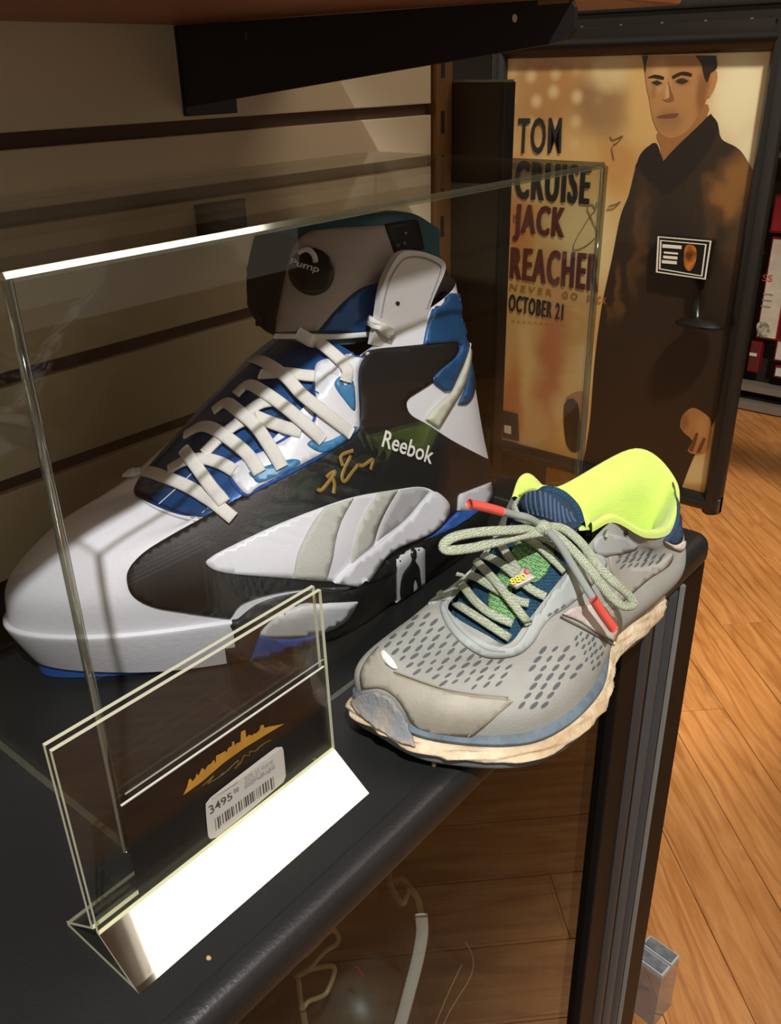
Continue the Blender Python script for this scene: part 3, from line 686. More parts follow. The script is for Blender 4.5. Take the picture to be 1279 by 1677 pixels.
# ================================================================== clear display box over the big shoe
BXW, BXD, BXH, TH = 0.55, 0.262, 0.344, 0.0045
ACR = clear('acrylic', 0.035, (0.955, 0.96, 0.945)); EDGE = clear('acrylic_edge', 0.10, (0.80, 0.82, 0.74), body=0.14, bodycol='a8a890', rough=0.10)
ab = empty('acrylic_box', (BXW / 2, BXD / 2, 0.0), 'clear acrylic display box covering the giant basketball shoe', 'display box')
def pane(name, a, b, parent, thin):
    """clear slab whose narrow sides carry the edge material"""
    mb = MB().box(a, b); o = obj(name, mb.v, mb.f, [ACR, EDGE], parent)
    bm = bmesh.new(); bm.from_mesh(o.data); bmesh.ops.recalc_face_normals(bm, faces=bm.faces)
    for f in bm.faces:
        if abs(f.normal[thin]) < 0.5: f.material_index = 1
    bm.to_mesh(o.data); bm.free(); return o
pane('front_pane', (0, 0, 0.0003), (BXW, TH, BXH - TH), ab, 1)
pane('back_pane', (0, BXD - TH, 0.0003), (BXW, BXD, BXH - TH), ab, 1)
pane('left_pane', (0, TH, 0.0003), (TH, BXD - TH, BXH - TH), ab, 0)
pane('right_pane', (BXW - TH, TH, 0.0003), (BXW, BXD - TH, BXH - TH), ab, 0)
pane('top_pane', (0, 0.0015, BXH - TH), (BXW, BXD, BXH), ab, 2)
POL = clear('polished_edge', 0.30, (0.86, 0.87, 0.82), rough=0.07)
MB().prism([Vector((0.0, y, BXH + z)) for y, z in ((-0.0002, -0.0026), (0.0018, 0.0002), (0.0018, -0.0026))], (BXW, 0, 0)).build('polished_edge', POL, ab)
v, f = tube([Vector((0.0008, 0.0008, 0.0005)), Vector((0.0008, 0.0008, BXH - 0.003))], 0.0026, 12); obj('polished_edge', v, f, POL, ab, smooth=True)
v, f = tube([Vector((BXW - 0.0008, 0.0008, 0.0005)), Vector((BXW - 0.0008, 0.0008, BXH - 0.003))], 0.0030, 12); obj('polished_edge', v, f, clear('side_edge', 0.14, (0.62, 0.64, 0.60), rough=0.07), ab, smooth=True)

# ================================================================== acrylic sign holder
HX0, HX1 = -0.0515, 0.1275; HY = -0.0835
hd = empty('sign_holder', ((HX0 + HX1) / 2, HY + 0.033, 0.0), 'clear acrylic sign holder with a price card in front of the display box', 'sign holder')
def sheet(name, poly, m, m2=None):
    """poly in (depth, height), extruded along the holder's width; ends take m2"""
    mb = MB().prism([Vector((HX0, HY + a, b)) for a, b in poly], (HX1 - HX0, 0, 0))
    o = obj(name, mb.v, mb.f, [m, EDGE2], hd)
    bm = bmesh.new(); bm.from_mesh(o.data); bmesh.ops.recalc_face_normals(bm, faces=bm.faces); bm.faces.ensure_lookup_table()
    for f in bm.faces:
        if abs(f.normal.x) > 0.9 or f.calc_area() < 0.0006: f.material_index = 1
    bm.to_mesh(o.data); bm.free(); return o
EDGE2 = clear('holder_edge', 0.12, (0.6, 0.6, 0.5), body=0.75, bodycol='d2d0b4', rough=0.15)
FOOT = clear('holder_foot', 0.50, (0.9, 0.9, 0.88), rough=0.03)
t_ = 0.0025
sheet('front_sheet', [(0.0290, 0.0215), (0.0290 + t_, 0.0215), (0.0345, 0.1420), (0.0345 - t_, 0.1420)], ACR)
sheet('back_sheet', [(0.0345, 0.0215), (0.0345 + t_, 0.0215), (0.0400, 0.1425), (0.0400 - t_, 0.1425)], ACR)
sheet('foot_front', [(0.0, 0.0004), (0.0040, 0.0004), (0.0315, 0.0213), (0.0290, 0.0213)], FOOT)
sheet('foot_base', [(0.0041, 0.0004), (0.0650, 0.0004), (0.0650, 0.0032), (0.0075, 0.0032)], ACR)
sheet('foot_back', [(0.0625, 0.0033), (0.0660, 0.0033), (0.0370, 0.0213), (0.0345, 0.0213)], ACR)
# black card with a gold skyline, a faint script and a price sticker
CY_ = HY + 0.0328
cdm = mat('card_black', '15110e', 0.35)
cpl = lambda off: (lambda u, v: pt(u, v, y=CY_ - off))
card = MB().box((-0.0235, CY_, 0.0225), (HX1 - 0.001, CY_ + 0.0006, 0.0865)).build('price_card', cdm, hd)
MB().box((-0.0235, CY_ - 0.0002, 0.0860), (HX1 - 0.001, CY_ + 0.0008, 0.0868)).build('card_edge', mat('card_edge', 'dcd8cc', 0.4), card)
MB().box((-0.020, CY_ - 0.0002, 0.0915), (HX1 - 0.001, CY_ + 0.0004, 0.0920)).build('sleeve_edge', mat('sleeve', 'a8a498', 0.4), card)
GOLD = mat('gold_print', 'c08a34', 0.4, metal=0.0, var=0.2, vscale=60)
zp = lambda x, y: (300 + x / 6.395, 1150 + y / 6.396)
base = [(0, 960), (200, 840), (430, 620), (640, 480), (860, 330), (1080, 230)]
sk = [(0, 975), (40, 890), (60, 810), (80, 800), (95, 830), (130, 790), (140, 745), (160, 770), (190, 700), (210, 690), (225, 715), (260, 660), (290, 645), (320, 600), (340, 640), (345, 560), (400, 535), (440, 510), (455, 530), (470, 480), (510, 460), (512, 415), (535, 410), (540, 455), (560, 430), (600, 415), (605, 310), (650, 290), (660, 370), (690, 340), (720, 350), (745, 325), (760, 330), (800, 290), (810, 245), (840, 235), (850, 270), (900, 255), (960, 245), (1060, 225), (900, 320), (640, 480), (430, 630), (200, 830)]
pl = [zp(*p) for p in sk]
vs, fs = fill2d([Vector(p) for p in pl], 30)
obj('gold_skyline', [cpl(0.0003)(v.x, v.y) for v in vs], [list(f) for f in fs], GOLD, card)
pen([zp(*p) for p in [(200, 880), (320, 770), (260, 850), (300, 830), (370, 790), (420, 740), (400, 770), (480, 700), (520, 660), (580, 610), (560, 680), (540, 690), (600, 640), (640, 560), (690, 560), (700, 520), (760, 510), (800, 470), (870, 420), (920, 400)]], cpl(0.0004), 0.0003, mat('script_gold', '5a4a20', 0.5), 'script_line', card)
stk = [(337, 1316, 0), (345, 1306, 0), (452, 1224, 0), (462, 1223, 0), (464, 1228, 0), (468, 1272, 0), (464, 1281, 0), (356, 1371, 0), (345, 1374, 0), (341, 1370, 0)]
STW = mat('sticker_white', 'd6cec8', 0.5)
st = flat_poly([stk], cpl(0.0006), 30, 8).build('price_sticker', STW, card, label='white price sticker with a barcode')
STI = mat('sticker_ink', '4a4440', 0.6); SLT = mat('sticker_ink_light', '8c8480', 0.6)
tq = lambda s, q, m=STI, b=0.0: text_quad('sticker_text', s, [zp(*p) for p in q], cpl(0.0008), m, st, b)
tq('3495', [(262, 1095), (505, 940), (520, 1010), (285, 1180)], STI, 0.01)
tq('00', [(525, 915), (580, 885), (585, 930), (535, 960)])
tq('AUTOGRAPHED', [(290, 1010), (570, 830), (575, 850), (292, 1030)], SLT)
tq('SIZE 22 SHOE', [(640, 790), (940, 600), (945, 640), (645, 830)], SLT)
tq('SIGNED W CASE', [(640, 840), (960, 650), (965, 690), (645, 880)], SLT)
tq('SPORT MEM 22', [(640, 890), (915, 700), (918, 730), (645, 915)], SLT)
random.seed(3); x = 0.0
while x < 1.0:
    w0 = random.choice((0.010, 0.016, 0.024)); a = Vector(zp(330, 1225)).lerp(Vector(zp(945, 775)), x); b = Vector(zp(330, 1225)).lerp(Vector(zp(945, 775)), min(1, x + w0))
    hgt = Vector((zp(0, 110)[0] - zp(0, 0)[0] + 2, zp(0, 105)[1] - zp(0, 0)[1])) * (1.0 if 0.04 < x < 0.93 else 1.15)
    mp = cpl(0.0008); obj('barcode_bar', [mp(a.x, a.y), mp(b.x, b.y), mp(b.x + hgt.x, b.y + hgt.y), mp(a.x + hgt.x, a.y + hgt.y)], [(0, 1, 2, 3)], STI, st)
    x += w0 + random.choice((0.012, 0.02, 0.03))

# crumbs on the counter
for i, (u, v, r) in enumerate(((711, 1252, 0.0016), (342, 1569, 0.0014))):
    P = pt(u, v, z=0.001); bm = bmesh.new(); bmesh.ops.create_icosphere(bm, subdivisions=2, radius=r)
    for vv in bm.verts: vv.co *= 1 + 0.3 * noise.noise(vv.co * 900)
    bm.verts.index_update()
    o = obj('crumb', [vv.co + P for vv in bm.verts], [[q.index for q in f.verts] for f in bm.faces], mat('crumb', 'b89a58', 0.7), smooth=True); bm.free()
    o['label'] = ('pale crumb on the counter in front of the running shoe toe', 'pale crumb on the counter edge in front of the sign holder')[i]; o['category'] = 'crumb'

# ================================================================== giant basketball shoe
bs = empty('basketball_shoe', (0.28, 0.13, 0.0), 'giant white black and blue basketball shoe inside the clear box', 'shoe')
WHT = mat('shoe_white', 'e4e2ea', 0.38, bump=0.12, bscale=260)
BLKL = mat('shoe_black', '1a1818', 0.5, bump=0.08, bscale=500, spec=0.35)
BLUE = mat('shoe_blue', '2b5f9e', 0.30, metal=0.35, var=0.35, vscale=22)
BLU2 = mat('sole_blue', '2a57a8', 0.4)
GRY = mat('shoe_grey', 'c4c4bc', 0.6, bump=0.25, bscale=600)
LACE = mat('lace_white', 'e2ddd8', 0.75, bump=0.3, bscale=900)
c0 = [(.062, .200, .018), (.086, .162, .012), (.140, .112, .006), (.227, .054, .0135), (.315, .046, .0135), (.452, .051, .0135), (.516, .11, .0135), (.44, .170, .0135), (.315, .186, .0135), (.215, .217, .0135), (.135, .240, .012), (.083, .230, .016)]
c1 = [(.051, .200, .052), (.077, .158, .048), (.134, .107, .046), (.224, .047, .048), (.315, .041, .05), (.452, .044, .05), (.523, .11, .05), (.44, .176, .05), (.315, .19, .05), (.214, .223, .048), (.130, .246, .046), (.074, .236, .048)]
c2 = [(.060, .198, .085), (.084, .152, .080), (.138, .104, .080), (.226, .050, .088), (.316, .050, .10), (.448, .054, .10), (.508, .112, .10), (.44, .170, .10), (.316, .186, .10), (.217, .221, .085), (.134, .241, .080), (.083, .234, .080)]
c3 = [(.105, .182, .113), (.118, .140, .108), (.162, .106, .114), (.238, .072, .14), (.320, .064, .165), (.438, .064, .18), (.486, .112, .18), (.435, .162, .18), (.318, .18, .165), (.235, .205, .14), (.165, .226, .112), (.120, .222, .108)]
c4 = [(.158, .166, .126), (.170, .118, .123), (.203, .108, .146), (.270, .088, .194), (.316, .078, .219), (.432, .080, .243), (.474, .112, .248), (.430, .148, .243), (.316, .172, .219), (.262, .185, .188), (.200, .200, .142), (.172, .198, .124)]
BV, BF, BR = loft([c1, c2, c3, c4], 14, 12)
obj('upper', BV, BF, WHT, bs, smooth=True)
# sidewall: white toe rand, black midsole behind it; thin outsole under both
ctr2 = Vector((0.27, 0.135))
def outw(c, d, z=None, dz=0.0):
    out = []; n = len(c)
    for i, p in enumerate(c):
        a_, b_ = Vector(c[i - 1][:2]), Vector(c[(i + 1) % n][:2]); t = (b_ - a_).normalized(); nn = Vector((-t.y, t.x))
        if nn.dot(Vector(p[:2]) - ctr2) < 0: nn = -nn
        out.append((p[0] + nn.x * d, p[1] + nn.y * d, (p[2] if z is None else z) + dz))
    return out
c0s = [(x, y, z - (0.004 if i in (0, 1, 2, 10, 11) else 0.010)) for i, (x, y, z) in enumerate(c0)]
mida = [tuple(Vector(p).lerp(Vector(q), 0.5)) for p, q in zip(c0s, c1)]
SWV, SWF, SWR = loft([outw(c0s, -0.001), outw(mida, 0.0020), outw(c1, 0.0028, None, -0.003), outw(c1, 0.0016, None, 0.0005), outw(c1, -0.003, None, 0.0008)], 14, 5)
isw = lambda f: sum(SWV[i].x for i in f) / 4 < 0.163 and True
for nm_, sel, m_ in (('toe_rand', True, WHT), ('midsole', False, BLKL)):
    F_ = [f for f in SWF if isw(f) == sel]; used = sorted({i for f in F_ for i in f}); mp_ = {i: k for k, i in enumerate(used)}
    obj(nm_, [SWV[i] for i in used], [[mp_[i] for i in f] for f in F_], m_, bs, smooth=True)
UB = bvh_of(BV + SWV, [list(f) for f in BF] + [[i + len(BV) for i in f] for f in SWF])
so = spline([Vector((x, y, 0)) for x, y, z in outw(c0s, -0.004)], 10, True)
n = len(so); zt = [p.z for p in spline([Vector((0, 0, q[2])) for q in c0s], 10, True)]
v = [Vector((p.x, p.y, 0.0008)) for p in so] + [Vector((p.x, p.y, zt[i] + 0.002)) for i, p in enumerate(so)]
fq = [(i, (i + 1) % n, n + (i + 1) % n, n + i) for i in range(n)]
obj('outsole', v, [list(range(n))[::-1], list(range(n, 2 * n))] + [f for f in fq if v[f[0]].x >= 0.19], BLKL, bs)
obj('outsole_toe', v, [f for f in fq if v[f[0]].x < 0.19], BLU2, bs, label='blue front edge of the outsole')
# tongue bed between the eyestays, crowned
def rimp(i): return Vector(c4[i])
rows = []
for a, b, h in ((1, 11, 0.004), (2, 10, 0.012), (3, 9, 0.016), (4, 8, 0.014)):
    A = rimp(a); B = rimp(b); dz = Vector((0, 0, 0.004)); rows.append([A.lerp(B, t) - dz + Vector((-0.35, 0, 0.9)) * h * (1 - (2 * t - 1) ** 2) for t in (0, 0.17, 0.33, 0.5, 0.67, 0.83, 1)])
fr = [Vector(c4[0]).lerp(p, 0.15) + Vector((0, (p.y - c4[0][1]) * 0.2, -0.004)) for p in rows[0]]
TV, TF, _ = loft([fr] + rows, 6, 8, closed=False)
obj('tongue_bed', TV, TF, BLUE, bs, smooth=True)
TB = bvh_of(TV, TF)
# collar floor so the ankle opening is not see-through
cr = [rimp(4), rimp(5), rimp(6), rimp(7), rimp(8)]
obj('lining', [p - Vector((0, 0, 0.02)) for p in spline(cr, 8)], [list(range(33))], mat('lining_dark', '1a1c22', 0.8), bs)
# tall padded tongue wrapping the ankle opening
tb = [(.300, .186, .246), (.290, .160, .232), (.292, .130, .226), (.322, .098, .222), (.370, .094, .222), (.425, .096, .220)]
tm_ = [(.306, .190, .272), (.308, .163, .270), (.312, .128, .270), (.338, .098, .268), (.385, .092, .264), (.437, .094, .258)]
tt = [(.313, .187, .297), (.324, .162, .306), (.334, .128, .310), (.360, .100, .311), (.400, .093, .306), (.442, .096, .288)]
inn = lambda c, d: [(x + d * (0.8 if i < 4 else 0.2), y + d * (0.3 if i < 3 else 1.0), z) for i, (x, y, z) in enumerate(c)]
topc = [(x + 0.010, y + (0.002 if i < 3 else 0.010), z + 0.006) for i, (x, y, z) in enumerate(tt)]
SV, SF, _ = loft([tb, tm_, tt, topc, inn(tt, 0.020), inn(tm_, 0.020), inn(tb, 0.020)], 8, 6, closed=False)
obj('tongue', SV, SF, mat('tongue_teal', '2c5866', 0.5), bs, smooth=True)
SB = bvh_of(SV, SF)
TNG = mat('tongue_grey', 'a89a94', 0.7, bump=0.25, bscale=500)
Z4 = lambda pts: [(400 + p[0] / 2.974, 330 + p[1] / 2.974) + tuple(p[2:]) for p in pts]
decal('tongue_panel', Z4([(165, 570, 1), (215, 330), (240, 230), (300, 165), (380, 140), (675, 118, 1), (715, 240), (725, 280), (700, 340), (660, 385), (560, 425), (470, 500), (360, 628, 1), (160, 640, 1)]), [SB], TNG, bs, th=0.002)
decal('tongue_side', Z4([(30, 170), (120, 150), (262, 186, 1), (215, 330), (165, 570, 1), (158, 650, 1), (60, 620), (8, 500), (0, 300)]), [SB], BLKL, bs, th=0.0025)
decal('tongue_side', Z4([(680, 112, 1), (820, 92), (845, 130), (868, 230, 1), (760, 262), (720, 300, 1), (715, 240)]), [SB], BLKL, bs, th=0.002)
for p in ((775, 155), (770, 205), (735, 215)):
    decal('eyelet', [Z4([p])[0]] and [(q[0], q[1]) for q in ell(*Z4([p])[0], 3.4, 4.0, 10)], [SB], mat('eyelet_steel', '6a6a6a', 0.4, metal=0.7), bs, off=0.002, th=0.001, grid=5)
decal('tongue_blue', Z4([(365, 635, 1), (470, 505), (560, 430), (660, 385), (700, 350), (690, 440), (660, 560), (620, 640), (560, 640)]), [SB, TB], BLUE, bs, th=0.0015)
pc = Z4([(337, 348)])[0]
decal('pump_button', ell(*pc, 35, 38, 28), [SB], mat('button_black', '1c1816', 0.4), bs, off=0.002, th=0.003, grid=8)
PB = mat('button_print', 'dcd2ca', 0.5)
def surf_text(name, s, q, bvhs, m, parent, off, bold=0.0, shear=0.0):
    v, f = text_mesh(s, bold, shear); Q = [Vector(p) for p in q]; out = []; ok = []
    for p in v:
        a = Q[3].lerp(Q[2], p.x); b = Q[0].lerp(Q[1], p.x); c = a.lerp(b, p.y); h = hit(bvhs, c.x, c.y)
        out.append(h[0] + h[1] * off if h else Vector((0, 0, 0))); ok.append(h is not None)
    return obj(name, out, [q_ for q_ in f if all(ok[i] for i in q_)], m, parent)
surf_text('button_word', 'Pump', Z4([(246, 284), (374, 322), (372, 366), (244, 326)]), [SB], PB, bs, 0.0062, 0.02, 0.2)
def line_on(name, pts, bvhs, rad, m, parent, off, flat=0.5, sub=6):
    P, N = lace_path(pts, bvhs, off, sub)
    if len(P) < 3: print('EMPTY LINE', name, pts[0]); return None
    v, f = tube(P, rad, 6, normals=N, flat=flat); return obj(name, v, f, m, parent, smooth=True)
line_on('button_arc', Z4([(285, 262), (310, 245), (335, 250), (352, 275), (358, 305)]), [SB], 0.0022, PB, bs, 0.006)

# ---- sole colours
def U(name, pts, m, th=0.0012, off=0.0, grid=9, parent=None, label=None): return decal(name, pts, [UB], m, parent or bs, off=off, th=th, grid=grid, label=label)
U('midsole_black', [(377, 1024, 1), (430, 985), (520, 965), (586, 962), (640, 905), (700, 872), (728, 845), (728, 812), (745, 795), (812, 748), (815, 800), (806, 850), (765, 890), (715, 935), (655, 990), (600, 1030), (540, 1050), (450, 1070), (400, 1072), (388, 1060), (386, 1040)], BLKL, 0.0012, 0.0, 10)
# ---- big black side panel
side = [(208, 950), (214, 928), (240, 902), (286, 874), (330, 850), (365, 830), (410, 806), (470, 775), (530, 742), (578, 710), (588, 690), (588, 650), (584, 612), (592, 582), (612, 572), (660, 567), (700, 563), (738, 557), (748, 562), (749, 574), (738, 592), (712, 622), (686, 640), (668, 652), (664, 664), (672, 680), (700, 696), (740, 722), (808, 758, 1), (810, 775), (800, 800), (760, 830), (728, 850), (690, 900), (640, 940), (588, 962), (560, 960), (470, 966), (400, 985), (376, 1012, 1), (300, 1001), (250, 992), (218, 975)]
U('side_panel', side, BLKL, 0.0016, 0.0, 10)
# ---- white side flash with grey stripes, a painted shade patch and the raised rim
U('side_flash', [(338, 923), (346, 912), (369, 899), (447, 862), (525, 831), (580, 813), (643, 802), (684, 797), (706, 804), (722, 816), (728, 830), (721, 849), (697, 872), (643, 896), (619, 915), (600, 943), (586, 959, 1), (549, 951), (471, 945), (369, 937)], WHT, 0.0014, 0.0018, 9)
U('grey_stripe_or_shade', [(529, 831, 1), (574, 816, 1), (556, 850), (546, 882), (540, 915), (530, 949, 1), (477, 945, 1), (486, 905), (497, 880), (512, 852)], GRY, 0.0008, 0.0034)
U('grey_stripe_or_shade', [(613, 807, 1), (646, 802, 1), (628, 832), (614, 862), (606, 890, 1), (590, 906), (570, 921, 1), (574, 890), (582, 862), (596, 832)], GRY, 0.0008, 0.0034)
U('grey_stripe_or_shade', [(650, 802, 1), (684, 798), (697, 804, 1), (660, 848), (612, 884, 1), (618, 862), (632, 832)], mat('flash_shade_grey', 'b2b0b2', 0.5), 0.0008, 0.0034)  # not a stripe: shading of the flash painted as a darker grey patch
U('raised_rim', [(541, 950, 1), (572, 919), (620, 882), (660, 848), (684, 820), (700, 804), (716, 812), (727, 828), (721, 849), (697, 872), (643, 896), (619, 915), (600, 943), (586, 959, 1)], WHT, 0.0040, 0.0030)
# ---- eyestay with blue windows
EY = [(405, 811), (384, 788), (381, 772), (392, 758), (440, 738), (495, 705), (515, 690), (517, 651), (516, 610), (526, 595), (560, 588), (600, 577), (588, 592), (582, 618), (584, 684), (579, 706), (528, 741), (470, 773), (423, 799)]
def US(name, pts, m, th, off): return decal(name, pts, [UB, TB], m, bs, off=off, th=th, grid=8)
US('eyestay_piping', [(400, 814), (379, 790), (377, 770), (389, 754), (438, 734), (492, 701), (511, 688), (513, 650), (512, 607), (524, 591), (560, 584), (604, 573), (590, 594), (585, 620), (587, 686), (582, 709), (530, 746), (472, 779), (424, 804)], BLU2, 0.0008, 0.0018)
US('eyestay', EY, WHT, 0.0016, 0.0022)
WB = mat('window_blue', '3f7fb0', 0.4)
US('eyestay_window', [(409, 777), (416, 786), (425, 793), (456, 780), (490, 760), (478, 753), (440, 764), (427, 770)], WB, 0.0005, 0.0036)
US('eyestay_window', [(501, 727), (507, 722), (530, 724), (562, 708), (576, 698), (580, 699), (568, 717), (529, 741), (506, 734)], WB, 0.0005, 0.0036)
US('eyestay_window', [(545, 630), (556, 616), (561, 632), (574, 624), (577, 672), (560, 656)], WB, 0.0005, 0.0036)
# ---- blue toe opening behind the stitched toe seam
US('vamp_blue', [(226, 802), (250, 790), (300, 760), (345, 735), (392, 756), (381, 772), (384, 788), (404, 812), (372, 832), (336, 847), (300, 841), (262, 826)], BLUE, 0.0008, 0.0006)
for k in (0, 6):
    line_on('stitch_seam', [(222 - k * 0.5, 806 + k), (258, 829 + k), (296, 843 + k), (330, 850 + k)], [UB], 0.0006, mat('stitch', 'b8b4bc', 0.6), bs, 0.0006)
line_on('stitch_seam', [(262, 828), (300, 793), (345, 748), (385, 708)], [TB, UB], 0.0006, mat('stitch_pale', 'c8ccd8', 0.5), bs, 0.002)
# ---- collar and heel
CB = mat('collar_blue', '27588c', 0.35, metal=0.2, var=0.35, vscale=20)
US2 = lambda name, pts, m, th, off: decal(name, pts, [UB], m, bs, off=off, th=th, grid=8)
US2('collar_panel', Z4([(965, 436), (1000, 448), (1040, 452), (1064, 492), (1078, 600), (1088, 700), (1068, 770), (1000, 920, 1), (970, 925, 1), (912, 862), (1020, 760), (1046, 715), (1030, 686), (870, 697, 1), (890, 600), (930, 480)]), CB, 0.0018, 0.0006)
US2('heel_blue', Z4([(1092, 775), (1112, 835), (1118, 900), (1108, 950), (1080, 985), (1038, 988, 1), (1075, 900)]), CB, 0.0012, 0.0006)
US2('heel_strap', Z4([(1092, 690, 1), (1092, 780), (1060, 900), (1010, 985), (940, 1100, 1), (880, 1060, 1), (920, 1010), (1000, 930), (1060, 810)]), mat('strap_grey', 'c8c6b8', 0.5), 0.0014, 0.0018)
US2('heel_tip', [(748, 812), (758, 806), (800, 790, 1), (801, 812), (790, 828), (770, 836), (746, 836, 1)], mat('heel_white', 'd0d0d8', 0.4), 0.0014, 0.0016)
US2('heel_wedge', [(746, 838, 1), (788, 832, 1), (768, 850), (738, 868), (704, 880), (690, 884), (712, 870), (732, 852)], BLU2, 0.0014, 0.0016)
# ---- arch colours
U('arch_white', [(428, 1040), (436, 1022), (470, 998), (520, 988), (583, 984, 1), (575, 1000), (560, 1018), (530, 1032), (480, 1042)], WHT, 0.0012, 0.0014)
U('arch_blue', [(424, 1038, 1), (480, 1043), (530, 1033, 1), (500, 1052), (452, 1070), (410, 1081, 1)], BLU2, 0.0012, 0.0014)
# ---- league patch: white tablet with a dark player figure
pz = lambda pts: [(520 + p[0] / 6.395, 940 + p[1] / 6.396) + tuple(p[2:]) for p in pts]
z7 = lambda pts: [(330 + p[0] / 2.558, 720 + p[1] / 2.558) + tuple(p[2:]) for p in pts]
U('league_patch', z7([(812, 530), (818, 500), (840, 480), (905, 450), (925, 455), (928, 480), (928, 640), (920, 690), (890, 720), (818, 786), (814, 760)]), mat('patch_white', 'c8c8cc', 0.45), 0.0008, 0.0016, 7)
U('player_figure', z7([(871, 464), (882, 459), (891, 468), (890, 488), (884, 498), (888, 508), (902, 530), (908, 580), (915, 630), (920, 650), (905, 660), (898, 640), (895, 600), (885, 575), (878, 600), (880, 640), (892, 690), (900, 712), (880, 735), (850, 700), (826, 660), (822, 640), (826, 590), (838, 550), (862, 518), (872, 498), (868, 484)]), mat('patch_black', '17181a', 0.5), 0.0006, 0.0026, 6)
# ---- lettering and pen signature
surf_text('side_lettering', 'Reebok', [(627, 704), (709, 733), (702, 760), (620, 731)], [UB], mat('letter_white', 'e8e6e0', 0.5), bs, 0.0032, 0.014)
PENG = mat('pen_gold', '9a7a3c', 0.4, metal=0.3)
sgp = lambda pts: [(200 + p[0] / 3.045, 520 + p[1] / 3.045) for p in pts]
for s_ in ([(965, 855), (985, 865), (1030, 810), (1055, 770), (1030, 780), (1010, 800)], [(1055, 770), (1040, 800), (1050, 830), (1045, 880)], [(1130, 690), (1100, 750), (1085, 800), (1100, 820), (1130, 780), (1165, 735)], [(1090, 740), (1080, 690), (1140, 665)], [(1165, 735), (1190, 740), (1240, 705), (1225, 760)]):
    line_on('pen_stroke', sgp(s_), [UB], 0.0017, PENG, bs, 0.003, 0.3)
# ---- white pull tab with lace loop
TABM = mat('tab_white', 'd6d0d2', 0.5, bump=0.1)
tabo = Z4([(625, 700, 1), (640, 620), (652, 560), (668, 450), (690, 370), (735, 285), (770, 248), (820, 240), (880, 248), (960, 280), (982, 310), (975, 350), (945, 420), (915, 490), (890, 570), (868, 690, 1), (720, 712)])
P2 = smooth2d(tabo, 5); vs, fs = fill2d(P2, 10)
q3 = []
for v_ in vs:
    yy = 0.076 - 0.010 * min(1.0, max(0.0, (560 - v_.y) / 140)) * 0.6; q3.append(pt(v_.x, v_.y, y=yy))
mb = MB(); fr_ = [list(f) for f in fs]; n = len(q3); back = [p + Vector((0.001, 0.006, 0)) for p in q3]
cnt = {}
for q in fr_:
    for a, b in zip(q, q[1:] + q[:1]): cnt[(a, b)] = 1
be = [e_ for e_ in cnt if (e_[1], e_[0]) not in cnt]
tabv = q3 + back; tabf = fr_ + [[i + n for i in q][::-1] for q in fr_] + [[b, a, a + n, b + n] for a, b in be]
tab = obj('pull_tab', tabv, tabf, TABM, bs, auto=40); TAB = bvh_of(tabv, tabf)
line_on('tab_seam', Z4([(665, 560), (685, 450), (712, 370), (755, 300), (800, 270), (870, 272), (945, 305), (955, 335), (920, 430), (888, 520)]), [TAB], 0.0006, mat('tab_stitch', '8c8894', 0.6), bs, 0.0006)
decal('tab_hole', ell(*Z4([(746, 495)])[0], 3.2, 3.2, 10), [TAB], mat('hole_dark', '14120f', 0.8), bs, off=0.0004, th=0.0003, grid=4)
decal('tab_loop', Z4([(600, 600, 1), (625, 562, 1), (725, 625, 1), (700, 672, 1)]), [TAB, SB, UB], LACE, bs, off=0.001, th=0.003, grid=8)
# ---- laces
def lace(pts, bv, wd, m, par, lift=0.004, name='lace', flat=0.28):
    P, N = lace_path(pts, bv, lift)
    if len(P) < 3: print('EMPTY LACE', pts[0]); return
    v, f = tube(P, wd, 10, normals=N, flat=flat); return obj(name, v, f, m, par, smooth=True)
ALLB = [UB, TB]
LW = 0.0052
def L5(pts): return [(200 + p[0] / 3.045, 520 + p[1] / 3.045) + tuple(p[2:]) for p in pts]
for s_ in ([(20, 800), (90, 782), (170, 785), (330, 845), (440, 915), (555, 1005)],
           [(335, 680, .007), (400, 770, .008), (460, 860, .007), (515, 935, .005)],
           [(250, 770), (330, 725), (420, 715), (500, 735), (570, 775)],
           [(330, 600), (400, 560), (470, 570, .006), (560, 630, .006), (640, 700, .006), (690, 785, .005)],
           [(470, 480), (530, 440), (590, 480, .007), (680, 560, .008), (745, 660, .007), (795, 755, .005)],
           [(420, 690), (500, 610), (580, 545), (680, 500)],
           [(640, 490), (740, 530), (830, 560), (890, 575)],
           [(580, 400), (640, 350), (720, 390, .006), (830, 470, .007), (930, 560, .007), (990, 615, .005)],
           [(580, 545), (640, 480), (700, 440), (760, 425)],
           [(640, 210), (720, 240), (820, 310, .006), (900, 400, .007), (1000, 480, .007), (1125, 580, .005)],
           [(700, 300), (820, 290), (900, 300), (965, 305)],
           [(880, 80), (950, 120, .006), (1040, 190, .006), (1105, 255, .006), (1100, 320, .005)]):
    lace(L5(s_), ALLB + [SB], LW, LACE, bs)
lace(L5([(620, 110), (760, 100), (900, 95), (1050, 95), (1220, 80)]), [SB, TB, UB], 0.0022, LACE, bs, 0.004, 'lace', 0.6)
# dark lace toggle hanging on the medial side
line_on('toggle', Z4([(75, 540), (90, 585), (85, 635)]), [SB, UB], 0.0035, BLKL, bs, 0.004, 0.6)

